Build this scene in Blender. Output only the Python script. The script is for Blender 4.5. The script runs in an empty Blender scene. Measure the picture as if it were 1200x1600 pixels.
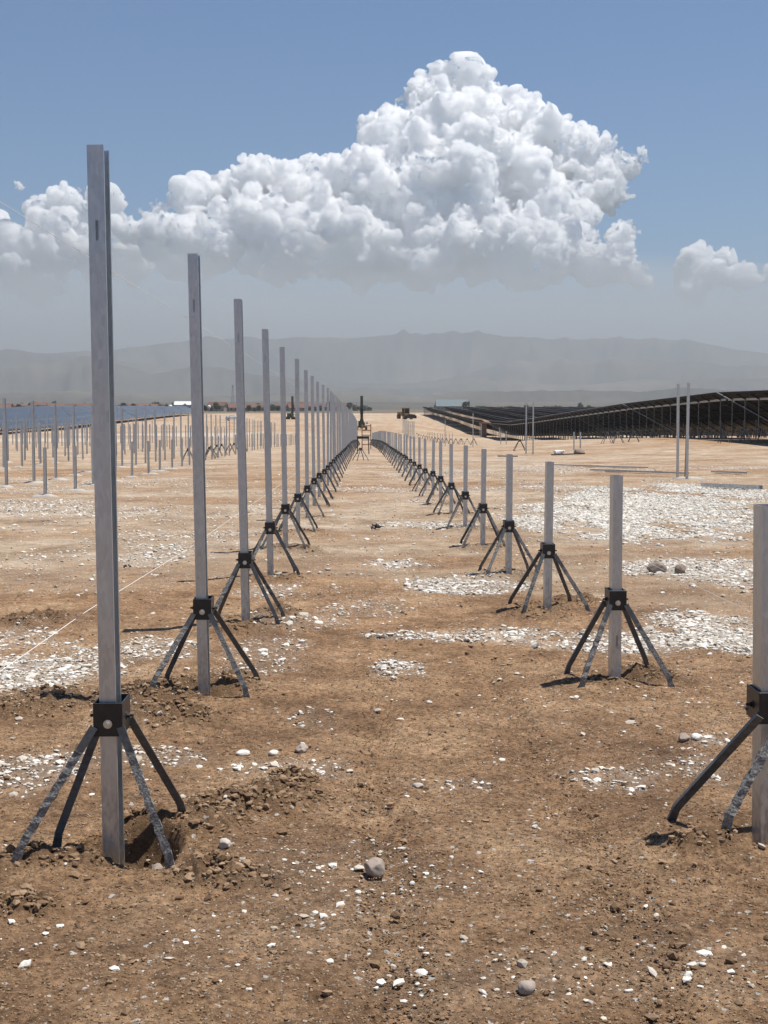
import bpy, bmesh, math, random
import numpy as np
from mathutils import Vector, Matrix, Quaternion
rnd = random.Random(7)
rng = np.random.default_rng(11)
scene = bpy.context.scene
C = scene.collection

# ------------------------------------------------------------------ camera
cam_d = bpy.data.cameras.new('camera')
cam = bpy.data.objects.new('camera', cam_d)
C.objects.link(cam)
cam.location = (0, 0, 1.6)
cam.rotation_euler = (math.radians(90) - math.atan(160 / 2218), 0, math.radians(-0.93))
cam_d.sensor_width = 36
cam_d.lens = 2218 / 1600 * 36
cam_d.clip_start = 0.1
cam_d.clip_end = 200000
scene.camera = cam

# ------------------------------------------------------------------ light
SUN = Vector((0.32, 0.07, 0.945)).normalized()
world = bpy.data.worlds.new('World')
scene.world = world
world.use_nodes = True
wn, wl = world.node_tree.nodes, world.node_tree.links
sky = wn.new('ShaderNodeTexSky')
sky.sky_type = 'NISHITA'
sky.sun_disc = False
sky.sun_elevation = math.asin(SUN.z)
sky.sun_rotation = math.atan2(SUN.x, SUN.y)
sky.altitude = 1000
sky.air_density = 1.0
sky.dust_density = 0.15
sky.ozone_density = 1.4
tint = wn.new('ShaderNodeMix'); tint.data_type = 'RGBA'; tint.blend_type = 'MULTIPLY'; tint.inputs[0].default_value = 1.0
tint.inputs[7].default_value = (0.62, 1.02, 1.36, 1)          # slightly deeper blue air
wl.new(sky.outputs[0], tint.inputs[6]); wl.new(tint.outputs[2], wn['Background'].inputs[0])
wn['Background'].inputs[1].default_value = 0.056
sun_d = bpy.data.lights.new('sun', 'SUN')
sun_d.energy = 5.0
sun_d.angle = math.radians(0.53)
sun_d.color = (1.0, 0.95, 0.87)
sun = bpy.data.objects.new('sun', sun_d)
C.objects.link(sun)
sun.rotation_euler = SUN.to_track_quat('Z', 'Y').to_euler()
scene.view_settings.view_transform = 'Standard'
scene.view_settings.look = 'None'
scene.view_settings.exposure = 0.38
scene.view_settings.gamma = 1
scene.cycles.max_bounces = 64
scene.cycles.diffuse_bounces = 4
scene.cycles.glossy_bounces = 4
scene.cycles.transparent_max_bounces = 12
scene.cycles.volume_bounces = 60
scene.cycles.use_denoising = True

# ------------------------------------------------------------------ noise
def _h(ix, iy, seed):
    with np.errstate(over='ignore'):
        n = (ix.astype(np.int64) * 374761393 + iy.astype(np.int64) * 668265263 + seed * 1442695041) & 0x7fffffff
        n = ((n ^ (n >> 13)) * 1274126177) & 0x7fffffff
        n = ((n ^ (n >> 15)) * 461845907) & 0x7fffffff
    return ((n ^ (n >> 14)) & 0xffff) / 65535.0

def noise(x, y, seed=0):
    x = np.asarray(x, float); y = np.asarray(y, float)
    ix = np.floor(x); iy = np.floor(y)
    fx = x - ix; fy = y - iy
    fx = fx * fx * (3 - 2 * fx); fy = fy * fy * (3 - 2 * fy)
    a = _h(ix, iy, seed); b = _h(ix + 1, iy, seed); c = _h(ix, iy + 1, seed); d = _h(ix + 1, iy + 1, seed)
    return ((a * (1 - fx) + b * fx) * (1 - fy) + (c * (1 - fx) + d * fx) * fy) * 2 - 1

def fbm(x, y, octs=4, seed=0, gain=0.5):
    s = 0; a = 1; t = 0
    for o in range(octs):
        s = s + a * noise(x * 2.03 ** o + o * 17.3, y * 2.03 ** o - o * 9.1, seed + o); t += a; a *= gain
    return s / t

def noise3(p, seed=0):
    i = np.floor(p); f = p - i; f = f * f * (3 - 2 * f)
    def h(dx, dy, dz): return _h(i[:, 0] + dx + (i[:, 2] + dz) * 57.0, i[:, 1] + dy + (i[:, 2] + dz) * 113.0, seed)
    r = 0
    for dx in (0, 1):
        for dy in (0, 1):
            for dz in (0, 1):
                r = r + h(dx, dy, dz) * (f[:, 0] if dx else 1 - f[:, 0]) * (f[:, 1] if dy else 1 - f[:, 1]) * (f[:, 2] if dz else 1 - f[:, 2])
    return r * 2 - 1

def sstep(a, b, v):
    t = np.clip((v - a) / (b - a), 0, 1)
    return t * t * (3 - 2 * t)

# ------------------------------------------------------------------ mesh helpers
def mesh_obj(name, V, F, mat=None, parent=None, smooth=False, mats=None, fmat=None):
    me = bpy.data.meshes.new(name)
    me.from_pydata([tuple(v) for v in V], [], F)
    for m in (mats or ([mat] if mat else [])):
        me.materials.append(m)
    if fmat: me.polygons.foreach_set('material_index', fmat)
    if smooth: me.polygons.foreach_set('use_smooth', [True] * len(me.polygons))
    me.update()
    o = bpy.data.objects.new(name, me)
    C.objects.link(o)
    if parent: o.parent = parent
    return o

def big_mesh(name, V, F, mat, smooth=True, attrs=None):
    """V (n,3) array, F (m,k) array of equal-size faces"""
    me = bpy.data.meshes.new(name)
    n, (m, k) = len(V), F.shape
    me.vertices.add(n); me.vertices.foreach_set('co', np.ascontiguousarray(V, np.float32).ravel())
    me.loops.add(m * k); me.loops.foreach_set('vertex_index', np.ascontiguousarray(F, np.int32).ravel())
    me.polygons.add(m)
    me.polygons.foreach_set('loop_start', np.arange(0, m * k, k, dtype=np.int32))
    me.polygons.foreach_set('loop_total', np.full(m, k, np.int32))
    me.update(calc_edges=True)
    me.polygons.foreach_set('use_smooth', np.full(m, smooth, bool))
    for an, av in (attrs or {}).items():
        a = me.attributes.new(an, 'FLOAT', 'POINT'); a.data.foreach_set('value', np.ascontiguousarray(av, np.float32))
    me.materials.append(mat)
    me.validate()
    o = bpy.data.objects.new(name, me)
    C.objects.link(o)
    return o

class MB:
    """collects simple shapes into one mesh"""
    def __init__(s): s.V = []; s.F = []; s.M = []; s.mi = 0
    def add(s, V, F):
        b = len(s.V); s.V += [tuple(v) for v in V]
        s.F += [tuple(i + b for i in f) for f in F]; s.M += [s.mi] * len(F)
    def box(s, x0, x1, y0, y1, z0, z1):
        V = [(x, y, z) for z in (z0, z1) for y in (y0, y1) for x in (x0, x1)]
        s.add(V, [(0, 2, 3, 1), (4, 5, 7, 6), (0, 1, 5, 4), (2, 6, 7, 3), (0, 4, 6, 2), (1, 3, 7, 5)])
    def bar(s, a, b, w, t, up=(0, 0, 1)):
        a = Vector(a); b = Vector(b); d = (b - a).normalized()
        u = Vector(up); sx = d.cross(u)
        if sx.length < 1e-4: sx = d.cross(Vector((0, 1, 0)))
        sx.normalize(); sy = sx.cross(d)
        V = []
        for p in (a, b):
            for i, j in ((-1, -1), (1, -1), (1, 1), (-1, 1)):
                V.append(p + sx * i * w / 2 + sy * j * t / 2)
        s.add(V, [(0, 3, 2, 1), (4, 5, 6, 7), (0, 1, 5, 4), (1, 2, 6, 5), (2, 3, 7, 6), (3, 0, 4, 7)])
    def cyl(s, a, b, r0, r1=None, n=10):
        r1 = r0 if r1 is None else r1
        a = Vector(a); b = Vector(b); d = (b - a).normalized()
        sx = d.orthogonal().normalized(); sy = d.cross(sx)
        V = []
        for p, r in ((a, r0), (b, r1)):
            for k in range(n):
                t = 2 * math.pi * k / n
                V.append(p + sx * math.cos(t) * r + sy * math.sin(t) * r)
        F = [(k, (k + 1) % n, n + (k + 1) % n, n + k) for k in range(n)]
        F += [tuple(range(n - 1, -1, -1)), tuple(range(n, 2 * n))]
        s.add(V, F)
    def build(s, name, mat=None, parent=None, smooth=False, mats=None):
        return mesh_obj(name, s.V, s.F, mat, parent, smooth, mats, s.M if mats else None)

def tag(o, label=None, cat=None, group=None, kind=None):
    if label: o['label'] = label
    if cat: o['category'] = cat
    if group: o['group'] = group
    if kind: o['kind'] = kind
    return o

def empty(name, loc=(0, 0, 0), rot=(0, 0, 0)):
    o = bpy.data.objects.new(name, None); C.objects.link(o)
    o.location = loc; o.rotation_euler = rot; o.empty_display_size = 0.2
    return o

def dup(o, parent=None):
    c = o.copy(); C.objects.link(c)
    if parent: c.parent = parent
    for ch in list(o.children): dup(ch, c)
    return c

# ------------------------------------------------------------------ materials
def new_mat(name):
    m = bpy.data.materials.new(name); m.use_nodes = True
    nt = m.node_tree; return m, nt.nodes, nt.links, nt.nodes['Principled BSDF']

def N(nodes, typ, **kw):
    n = nodes.new(typ)
    for k, v in kw.items():
        if k in n.inputs: n.inputs[k].default_value = v
        else: setattr(n, k, v)
    return n

def ramp(nodes, stops):
    r = nodes.new('ShaderNodeValToRGB')
    while len(r.color_ramp.elements) < len(stops): r.color_ramp.elements.new(0.5)
    for e, (p, c) in zip(r.color_ramp.elements, stops):
        e.position = p; e.color = (*c, 1) if len(c) == 3 else c
    return r

def simple(name, col, rough=0.7, metal=0.0, var=0.15, scale=8.0, bump=0.0, coords='Object', spec=0.5):
    m, n, l, b = new_mat(name)
    tc = n.new('ShaderNodeTexCoord')
    nz = N(n, 'ShaderNodeTexNoise', Scale=scale, Detail=6.0)
    l.new(tc.outputs[coords], nz.inputs['Vector'])
    r = ramp(n, [(0.3, tuple(c * (1 - var) for c in col)), (0.7, tuple(min(1, c * (1 + var)) for c in col))])
    l.new(nz.outputs['Fac'], r.inputs[0]); l.new(r.outputs[0], b.inputs['Base Color'])
    b.inputs['Roughness'].default_value = rough; b.inputs['Metallic'].default_value = metal
    b.inputs['Specular IOR Level'].default_value = spec
    if bump:
        bp = N(n, 'ShaderNodeBump', Strength=bump, Distance=0.01)
        l.new(nz.outputs['Fac'], bp.inputs['Height']); l.new(bp.outputs[0], b.inputs['Normal'])
    return m

def galvanised():
    m, n, l, b = new_mat('galvanised_steel')
    tc = n.new('ShaderNodeTexCoord'); oi = n.new('ShaderNodeObjectInfo')
    mp = N(n, 'ShaderNodeMapping'); mp.inputs['Scale'].default_value = (1, 1, 0.35)
    l.new(tc.outputs['Object'], mp.inputs[0])
    ad = n.new('ShaderNodeVectorMath'); ad.operation = 'ADD'
    mul = n.new('ShaderNodeMath'); mul.operation = 'MULTIPLY'; mul.inputs[1].default_value = 40
    l.new(oi.outputs['Random'], mul.inputs[0])
    l.new(mp.outputs[0], ad.inputs[0]); l.new(mul.outputs[0], ad.inputs[1])
    v = N(n, 'ShaderNodeTexVoronoi', Scale=95.0); l.new(ad.outputs[0], v.inputs['Vector'])
    z = N(n, 'ShaderNodeTexNoise', Scale=9.0, Detail=8.0, Roughness=0.65); l.new(ad.outputs[0], z.inputs['Vector'])
    z2 = N(n, 'ShaderNodeTexNoise', Scale=60.0, Detail=4.0); l.new(ad.outputs[0], z2.inputs['Vector'])
    mx = N(n, 'ShaderNodeMix', data_type='RGBA'); mx.inputs[0].default_value = 0.28
    r = ramp(n, [(0.3, (0.43, 0.475, 0.515)), (0.72, (0.60, 0.64, 0.67))])
    l.new(z.outputs['Fac'], r.inputs[0]); l.new(r.outputs[0], mx.inputs[6])
    r2 = ramp(n, [(0.0, (0.34, 0.375, 0.41)), (1.0, (0.75, 0.78, 0.80))]); l.new(v.outputs['Color'], r2.inputs[0]); l.new(r2.outputs[0], mx.inputs[7])
    # dried soil splashes near the ground
    sp = n.new('ShaderNodeSeparateXYZ'); l.new(tc.outputs['Object'], sp.inputs[0])
    mr = N(n, 'ShaderNodeMapRange'); mr.inputs[1].default_value = 0.45; mr.inputs[2].default_value = -0.02; mr.inputs[3].default_value = 0.0; mr.inputs[4].default_value = 0.75
    l.new(sp.outputs[2], mr.inputs[0])
    ml = n.new('ShaderNodeMath'); ml.operation = 'MULTIPLY'
    r3 = ramp(n, [(0.48, (0, 0, 0)), (0.6, (1, 1, 1))]); l.new(z2.outputs['Fac'], r3.inputs[0])
    l.new(r3.outputs[0], ml.inputs[0]); l.new(mr.outputs[0], ml.inputs[1])
    mx2 = N(n, 'ShaderNodeMix', data_type='RGBA'); l.new(ml.outputs[0], mx2.inputs[0])
    l.new(mx.outputs[2], mx2.inputs[6]); mx2.inputs[7].default_value = (0.28, 0.2, 0.14, 1)
    l.new(mx2.outputs[2], b.inputs['Base Color'])
    mm = n.new('ShaderNodeMath'); mm.operation = 'MULTIPLY_ADD'; mm.inputs[1].default_value = -0.9; mm.inputs[2].default_value = 0.9
    l.new(ml.outputs[0], mm.inputs[0]); l.new(mm.outputs[0], b.inputs['Metallic'])
    rr = ramp(n, [(0.25, (0.3,) * 3), (0.75, (0.5,) * 3)]); l.new(z.outputs['Fac'], rr.inputs[0]); l.new(rr.outputs[0], b.inputs['Roughness'])
    bp = N(n, 'ShaderNodeBump', Strength=0.15, Distance=0.002); l.new(z2.outputs['Fac'], bp.inputs['Height']); l.new(bp.outputs[0], b.inputs['Normal'])
    return m

def leg_mat():
    m, n, l, b = new_mat('dark_steel_with_dried_concrete')
    tc = n.new('ShaderNodeTexCoord'); oi = n.new('ShaderNodeObjectInfo')
    at = N(n, 'ShaderNodeAttribute', attribute_name='crust')
    ad = n.new('ShaderNodeVectorMath'); ad.operation = 'ADD'
    mul = n.new('ShaderNodeMath'); mul.operation = 'MULTIPLY'; mul.inputs[1].default_value = 30
    l.new(oi.outputs['Random'], mul.inputs[0]); l.new(tc.outputs['Object'], ad.inputs[0]); l.new(mul.outputs[0], ad.inputs[1])
    z = N(n, 'ShaderNodeTexNoise', Scale=38.0, Detail=6.0, Roughness=0.7); l.new(ad.outputs[0], z.inputs['Vector'])
    z2 = N(n, 'ShaderNodeTexNoise', Scale=120.0, Detail=4.0); l.new(ad.outputs[0], z2.inputs['Vector'])
    sm = n.new('ShaderNodeMath'); sm.operation = 'MULTIPLY_ADD'; sm.inputs[1].default_value = 0.75
    l.new(at.outputs['Fac'], sm.inputs[0]); 
    z3 = n.new('ShaderNodeMath'); z3.operation = 'SUBTRACT'; z3.inputs[1].default_value = 0.42; l.new(z.outputs['Fac'], z3.inputs[0]); l.new(z3.outputs[0], sm.inputs[2])
    cm = ramp(n, [(0.3, (0, 0, 0)), (0.42, (1, 1, 1))]); l.new(sm.outputs[0], cm.inputs[0])
    r = ramp(n, [(0.3, (0.045, 0.048, 0.05)), (0.7, (0.125, 0.128, 0.128))]); l.new(z.outputs['Fac'], r.inputs[0])
    r2 = ramp(n, [(0.35, (0.12, 0.12, 0.117)), (0.5, (0.19, 0.186, 0.178)), (0.68, (0.32, 0.31, 0.295))]); l.new(z2.outputs['Fac'], r2.inputs[0])
    mx = N(n, 'ShaderNodeMix', data_type='RGBA'); l.new(cm.outputs[0], mx.inputs[0]); l.new(r.outputs[0], mx.inputs[6]); l.new(r2.outputs[0], mx.inputs[7])
    l.new(mx.outputs[2], b.inputs['Base Color'])
    rr = ramp(n, [(0, (0.42,) * 3), (1, (0.9,) * 3)]); l.new(cm.outputs[0], rr.inputs[0]); l.new(rr.outputs[0], b.inputs['Roughness'])
    ml = n.new('ShaderNodeMath'); ml.operation = 'MULTIPLY'; l.new(cm.outputs[0], ml.inputs[0]); l.new(z2.outputs['Fac'], ml.inputs[1])
    bp = N(n, 'ShaderNodeBump', Strength=0.9, Distance=0.006); l.new(ml.outputs[0], bp.inputs['Height']); l.new(bp.outputs[0], b.inputs['Normal'])
    return m

def soil_mat():
    m, n, l, b = new_mat('dry_soil_and_limestone')
    tc = n.new('ShaderNodeTexCoord'); P = tc.outputs['Object']
    def noise_n(s, d=8.0, r=0.6): 
        q = N(n, 'ShaderNodeTexNoise', Scale=s, Detail=d, Roughness=r); l.new(P, q.inputs['Vector']); return q.outputs['Fac']
    def mix(f, a, c, mode='MIX'):
        q = N(n, 'ShaderNodeMix', data_type='RGBA', blend_type=mode)
        for i, v in ((0, f), (6, a), (7, c)):
            if isinstance(v, (tuple, float, int)): q.inputs[i].default_value = v
            else: l.new(v, q.inputs[i])
        return q.outputs[2]
    def att(nm): return N(n, 'ShaderNodeAttribute', attribute_name=nm).outputs['Fac']
    def math_(op, a, c=None, d=None):
        q = n.new('ShaderNodeMath'); q.operation = op
        for i, v in enumerate((a, c, d)):
            if v is None: continue
            if isinstance(v, (float, int)): q.inputs[i].default_value = v
            else: l.new(v, q.inputs[i])
        return q.outputs[0]
    r1 = ramp(n, [(0.33, (0.20, 0.118, 0.066)), (0.5, (0.335, 0.207, 0.118)), (0.68, (0.47, 0.315, 0.19))]); l.new(noise_n(1.1, 10, 0.65), r1.inputs[0])
    r2 = ramp(n, [(0.33, (0.4, 0.38, 0.36)), (0.5, (0.98, 0.98, 0.98)), (0.68, (1.5, 1.5, 1.47))]); l.new(noise_n(38, 6, 0.7), r2.inputs[0])
    c = mix(1.0, r1.outputs[0], r2.outputs[0], 'MULTIPLY')
    r2b = ramp(n, [(0.32, (0.62, 0.60, 0.58)), (0.66, (1.28, 1.28, 1.27))]); l.new(noise_n(7, 8, 0.7), r2b.inputs[0])
    c = mix(1.0, c, r2b.outputs[0], 'MULTIPLY')
    # pale chalky dust further out
    r3 = ramp(n, [(0.32, (0.225, 0.145, 0.09)), (0.48, (0.39, 0.29, 0.20)), (0.68, (0.57, 0.475, 0.37))]); l.new(noise_n(0.7, 10, 0.7), r3.inputs[0])
    c = mix(att('pale'), c, r3.outputs[0])
    # trampled, streaky dust over the pale ground
    r3b = ramp(n, [(0.36, (0.66, 0.62, 0.58)), (0.5, (1, 1, 1)), (0.64, (1.3, 1.3, 1.28))]); l.new(noise_n(3.1, 12, 0.75), r3b.inputs[0])
    c = mix(att('pale'), c, mix(1.0, c, r3b.outputs[0], 'MULTIPLY'))
    # turned moist soil
    r4 = ramp(n, [(0.35, (0.095, 0.055, 0.03)), (0.7, (0.22, 0.14, 0.08))]); l.new(noise_n(30, 8, 0.7), r4.inputs[0])
    c = mix(math_('MULTIPLY', att('turned'), 0.7), c, r4.outputs[0])
    # small chips scattered in the surface: coverage follows the attribute
    def chips(scale, k, off):
        v = N(n, 'ShaderNodeTexVoronoi', Scale=scale, Randomness=1.0)
        dz = N(n, 'ShaderNodeTexNoise', Scale=scale * 1.6, Detail=3.0); l.new(P, dz.inputs['Vector'])
        vm = n.new('ShaderNodeVectorMath'); vm.operation = 'MULTIPLY_ADD'; vm.inputs[1].default_value = (.9 / scale,) * 3
        l.new(dz.outputs['Color'], vm.inputs[0]); l.new(P, vm.inputs[2]); l.new(vm.outputs[0], v.inputs['Vector'])
        thr = math_('MULTIPLY', math_('ADD', att('chips'), off), k)
        sc = n.new('ShaderNodeSeparateColor'); l.new(v.outputs['Color'], sc.inputs[0])
        present = math_('LESS_THAN', sc.outputs[0], thr)
        disc = math_('LESS_THAN', v.outputs['Distance'], math_('MULTIPLY_ADD', sc.outputs[1], 0.26, 0.12))
        return math_('MULTIPLY', present, disc), sc.outputs[2]
    f1, t1 = chips(95.0, 0.62, 0.07)
    f2, t2 = chips(34.0, 0.62, 0.015)
    cr = ramp(n, [(0, (0.36, 0.31, 0.25)), (0.5, (0.55, 0.5, 0.43)), (1, (0.68, 0.65, 0.59))]); l.new(t1, cr.inputs[0])
    cr2 = ramp(n, [(0, (0.40, 0.36, 0.3)), (0.5, (0.6, 0.56, 0.5)), (1, (0.7, 0.68, 0.63))]); l.new(t2, cr2.inputs[0])
    c = mix(f1, c, cr.outputs[0]); c = mix(f2, c, cr2.outputs[0])
    # gravel sheets of broken limestone
    g = ramp(n, [(0.35, (0.25, 0.22, 0.18)), (0.48, (0.5, 0.47, 0.42)), (0.62, (0.70, 0.68, 0.64))]); l.new(noise_n(22, 6, 0.8), g.inputs[0])
    gw = math_('MULTIPLY', att('gravel'), 1.0)
    dust = ramp(n, [(0.35, (0.40, 0.33, 0.26)), (0.65, (0.60, 0.54, 0.47))]); l.new(noise_n(5, 10, 0.75), dust.inputs[0])
    c = mix(math_('MULTIPLY', gw, 0.6), c, dust.outputs[0])
    gs = ramp(n, [(0.42, (0, 0, 0)), (0.56, (1, 1, 1))])
    l.new(math_('ADD', math_('MULTIPLY', gw, 0.62), math_('MULTIPLY', math_('SUBTRACT', noise_n(9, 8, 0.75), 0.5), 0.9)), gs.inputs[0])
    c = mix(gs.outputs[0], c, g.outputs[0])
    # farmland beyond the site
    r5 = ramp(n, [(0.35, (0.13, 0.10, 0.075)), (0.5, (0.17, 0.135, 0.10)), (0.65, (0.12, 0.115, 0.07))]); l.new(noise_n(0.006, 6, 0.6), r5.inputs[0])
    c = mix(att('farm'), c, r5.outputs[0])
    l.new(c, b.inputs['Base Color'])
    b.inputs['Roughness'].default_value = 0.95; b.inputs['Specular IOR Level'].default_value = 0.15
    h = math_('ADD', math_('MULTIPLY', noise_n(30, 10, 0.75), 1.0), math_('MULTIPLY', math_('ADD', f1, math_('MULTIPLY', f2, 2.0)), 0.14))
    h = math_('ADD', h, math_('MULTIPLY', noise_n(140, 6, 0.7), 0.3))
    bp = N(n, 'ShaderNodeBump', Strength=1.0, Distance=0.03); l.new(h, bp.inputs['Height']); l.new(bp.outputs[0], b.inputs['Normal'])
    return m

def stone_mat(name, cols, scale=25.0):
    m, n, l, b = new_mat(name)
    tc = n.new('ShaderNodeTexCoord')
    at = N(n, 'ShaderNodeAttribute', attribute_name='tone')
    z = N(n, 'ShaderNodeTexNoise', Scale=scale, Detail=6.0, Roughness=0.7); l.new(tc.outputs['Object'], z.inputs['Vector'])
    a = n.new('ShaderNodeMath'); a.operation = 'MULTIPLY_ADD'; a.inputs[1].default_value = 0.35; l.new(z.outputs['Fac'], a.inputs[0])
    s = n.new('ShaderNodeMath'); s.operation = 'MULTIPLY_ADD'; s.inputs[1].default_value = 0.8; s.inputs[2].default_value = -0.08; l.new(at.outputs['Fac'], s.inputs[0]); l.new(s.outputs[0], a.inputs[2])
    r = ramp(n, cols); l.new(a.outputs[0], r.inputs[0]); l.new(r.outputs[0], b.inputs['Base Color'])
    b.inputs['Roughness'].default_value = 0.92; b.inputs['Specular IOR Level'].default_value = 0.2
    bp = N(n, 'ShaderNodeBump', Strength=0.6, Distance=0.006); l.new(z.outputs['Fac'], bp.inputs['Height']); l.new(bp.outputs[0], b.inputs['Normal'])
    return m

def panel_mat():
    m, n, l, b = new_mat('solar_module_face')
    tc = n.new('ShaderNodeTexCoord')
    def lines(axis, pitch, half):
        sp = n.new('ShaderNodeSeparateXYZ'); l.new(tc.outputs['UV'], sp.inputs[0])
        q = n.new('ShaderNodeMath'); q.operation = 'PINGPONG'; q.inputs[1].default_value = pitch / 2; l.new(sp.outputs[axis], q.inputs[0])
        r = n.new('ShaderNodeMath'); r.operation = 'LESS_THAN'; r.inputs[1].default_value = half; l.new(q.outputs[0], r.inputs[0]); return r.outputs[0]
    a = lines(0, 1.05, 0.02); c = lines(1, 2.1, 0.02)
    mx = n.new('ShaderNodeMath'); mx.operation = 'MAXIMUM'; l.new(a, mx.inputs[0]); l.new(c, mx.inputs[1])
    q = N(n, 'ShaderNodeMix', data_type='RGBA'); q.inputs[6].default_value = (0.03, 0.036, 0.045, 1); q.inputs[7].default_value = (0.35, 0.36, 0.37, 1)
    l.new(mx.outputs[0], q.inputs[0]); l.new(q.outputs[2], b.inputs['Base Color'])
    b.inputs['Roughness'].default_value = 0.32; b.inputs['IOR'].default_value = 1.6
    b.inputs['Specular IOR Level'].default_value = 0.8
    return m

M = dict(
    galv=galvanised(), leg=leg_mat(), soil=soil_mat(), face=panel_mat(),
    black=simple('black_painted_steel', (0.018, 0.019, 0.021), 0.42, 0.0, 0.35, 30, 0.1),
    zinc=simple('zinc_bolt', (0.62, 0.6, 0.55), 0.4, 0.7, 0.15, 60),
    back=simple('module_backsheet', (0.012, 0.015, 0.019), 0.6, 0, 0.12, 3),
    frame=simple('aluminium_frame', (0.42, 0.43, 0.44), 0.5, 0.6, 0.1, 5),
    concrete=simple('poured_concrete', (0.40, 0.37, 0.33), 0.95, 0, 0.2, 14, 0.6),
    white_stone=stone_mat('limestone_chips', [(0.0, (0.33, 0.27, 0.2)), (0.3, (0.5, 0.45, 0.38)), (0.6, (0.66, 0.63, 0.57)), (1.0, (0.72, 0.69, 0.64))]),
    brown_stone=stone_mat('soil_clods', [(0.0, (0.12, 0.07, 0.04)), (0.4, (0.21, 0.135, 0.078)), (1.0, (0.36, 0.25, 0.16))]),
    rock=stone_mat('weathered_rock', [(0.0, (0.14, 0.1, 0.08)), (0.5, (0.34, 0.28, 0.235)), (1.0, (0.55, 0.5, 0.45))], 9.0),
    string=simple('white_nylon_string', (0.8, 0.79, 0.76), 0.6, 0, 0.05, 20),
    rust=simple('rusty_steel', (0.2, 0.09, 0.045), 0.85, 0.1, 0.4, 20, 0.3),
    wood=simple('raw_timber', (0.33, 0.2, 0.12), 0.85, 0, 0.25, 12),
    yellow=simple('yellow_machine_paint', (0.27, 0.17, 0.05), 0.6, 0, 0.15, 2),
    dark=simple('dark_machine_steel', (0.03, 0.034, 0.036), 0.5, 0.2, 0.3, 2),
    green=simple('green_machine_paint', (0.05, 0.075, 0.055), 0.5, 0, 0.2, 2),
    rubber=simple('black_rubber', (0.02, 0.02, 0.02), 0.8, 0, 0.2, 5),
    white=simple('white_paint', (0.75, 0.75, 0.73), 0.4, 0, 0.05, 2),
    red=simple('red_roof_sheet', (0.42, 0.07, 0.06), 0.5, 0, 0.15, 2),
    glass=simple('dark_window_glass', (0.02, 0.025, 0.03), 0.1, 0, 0.1, 2),
    tile=simple('terracotta_tiles', (0.15, 0.075, 0.055), 0.85, 0, 0.25, 1.5),
    plaster=simple('pale_plaster', (0.26, 0.23, 0.2), 0.9, 0, 0.15, 0.6),
    table_steel=simple('dark_table_steel', (0.17, 0.175, 0.18), 0.6, 0.3, 0.2, 3),  # table legs in a darker steel tone than the galvanised posts
    slate=simple('blue_grey_sheet', (0.10, 0.14, 0.15), 0.6, 0, 0.1, 1),
    bark=simple('bark', (0.1, 0.075, 0.055), 0.9, 0, 0.3, 4),
    leaf=simple('dusty_green_leaves', (0.045, 0.065, 0.03), 0.8, 0, 0.5, 0.7),
    skin=simple('skin', (0.35, 0.2, 0.14), 0.6, 0, 0.05, 5),
    hivis=simple('orange_workwear', (0.5, 0.13, 0.04), 0.8, 0, 0.1, 5),
)

# ------------------------------------------------------------------ terrain
PY = [0, 60, 100, 168, 220, 300, 450, 600, 1000, 3000, 20000]
PZ_C = [0, -.68, -1.15, -2.45, -2.55, -1.9, -0.5, 0.0, 0.2, 1.0, 1]
PZ_R = [0, -.5, -.35, -2.0, -3.3, -3.6, -1.2, 0.25, 0.3, 1.0, 1]
PZ_L = [0, -.68, -1.1, -1.9, -2.4, -2.1, -0.45, -0.05, 0.2, 1.0, 1]
_t = np.concatenate([np.linspace(0, 700, 281), np.linspace(720, 20000, 100)])
def _sm(z):
    v = np.interp(_t, PY, z); k = np.hanning(17); k /= k.sum()
    p = np.pad(v[:281], 8, mode='reflect', reflect_type='odd')
    v[:281] = np.convolve(p, k, 'valid'); return v
_zc, _zr, _zl = _sm(PZ_C), _sm(PZ_R), _sm(PZ_L)

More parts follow.
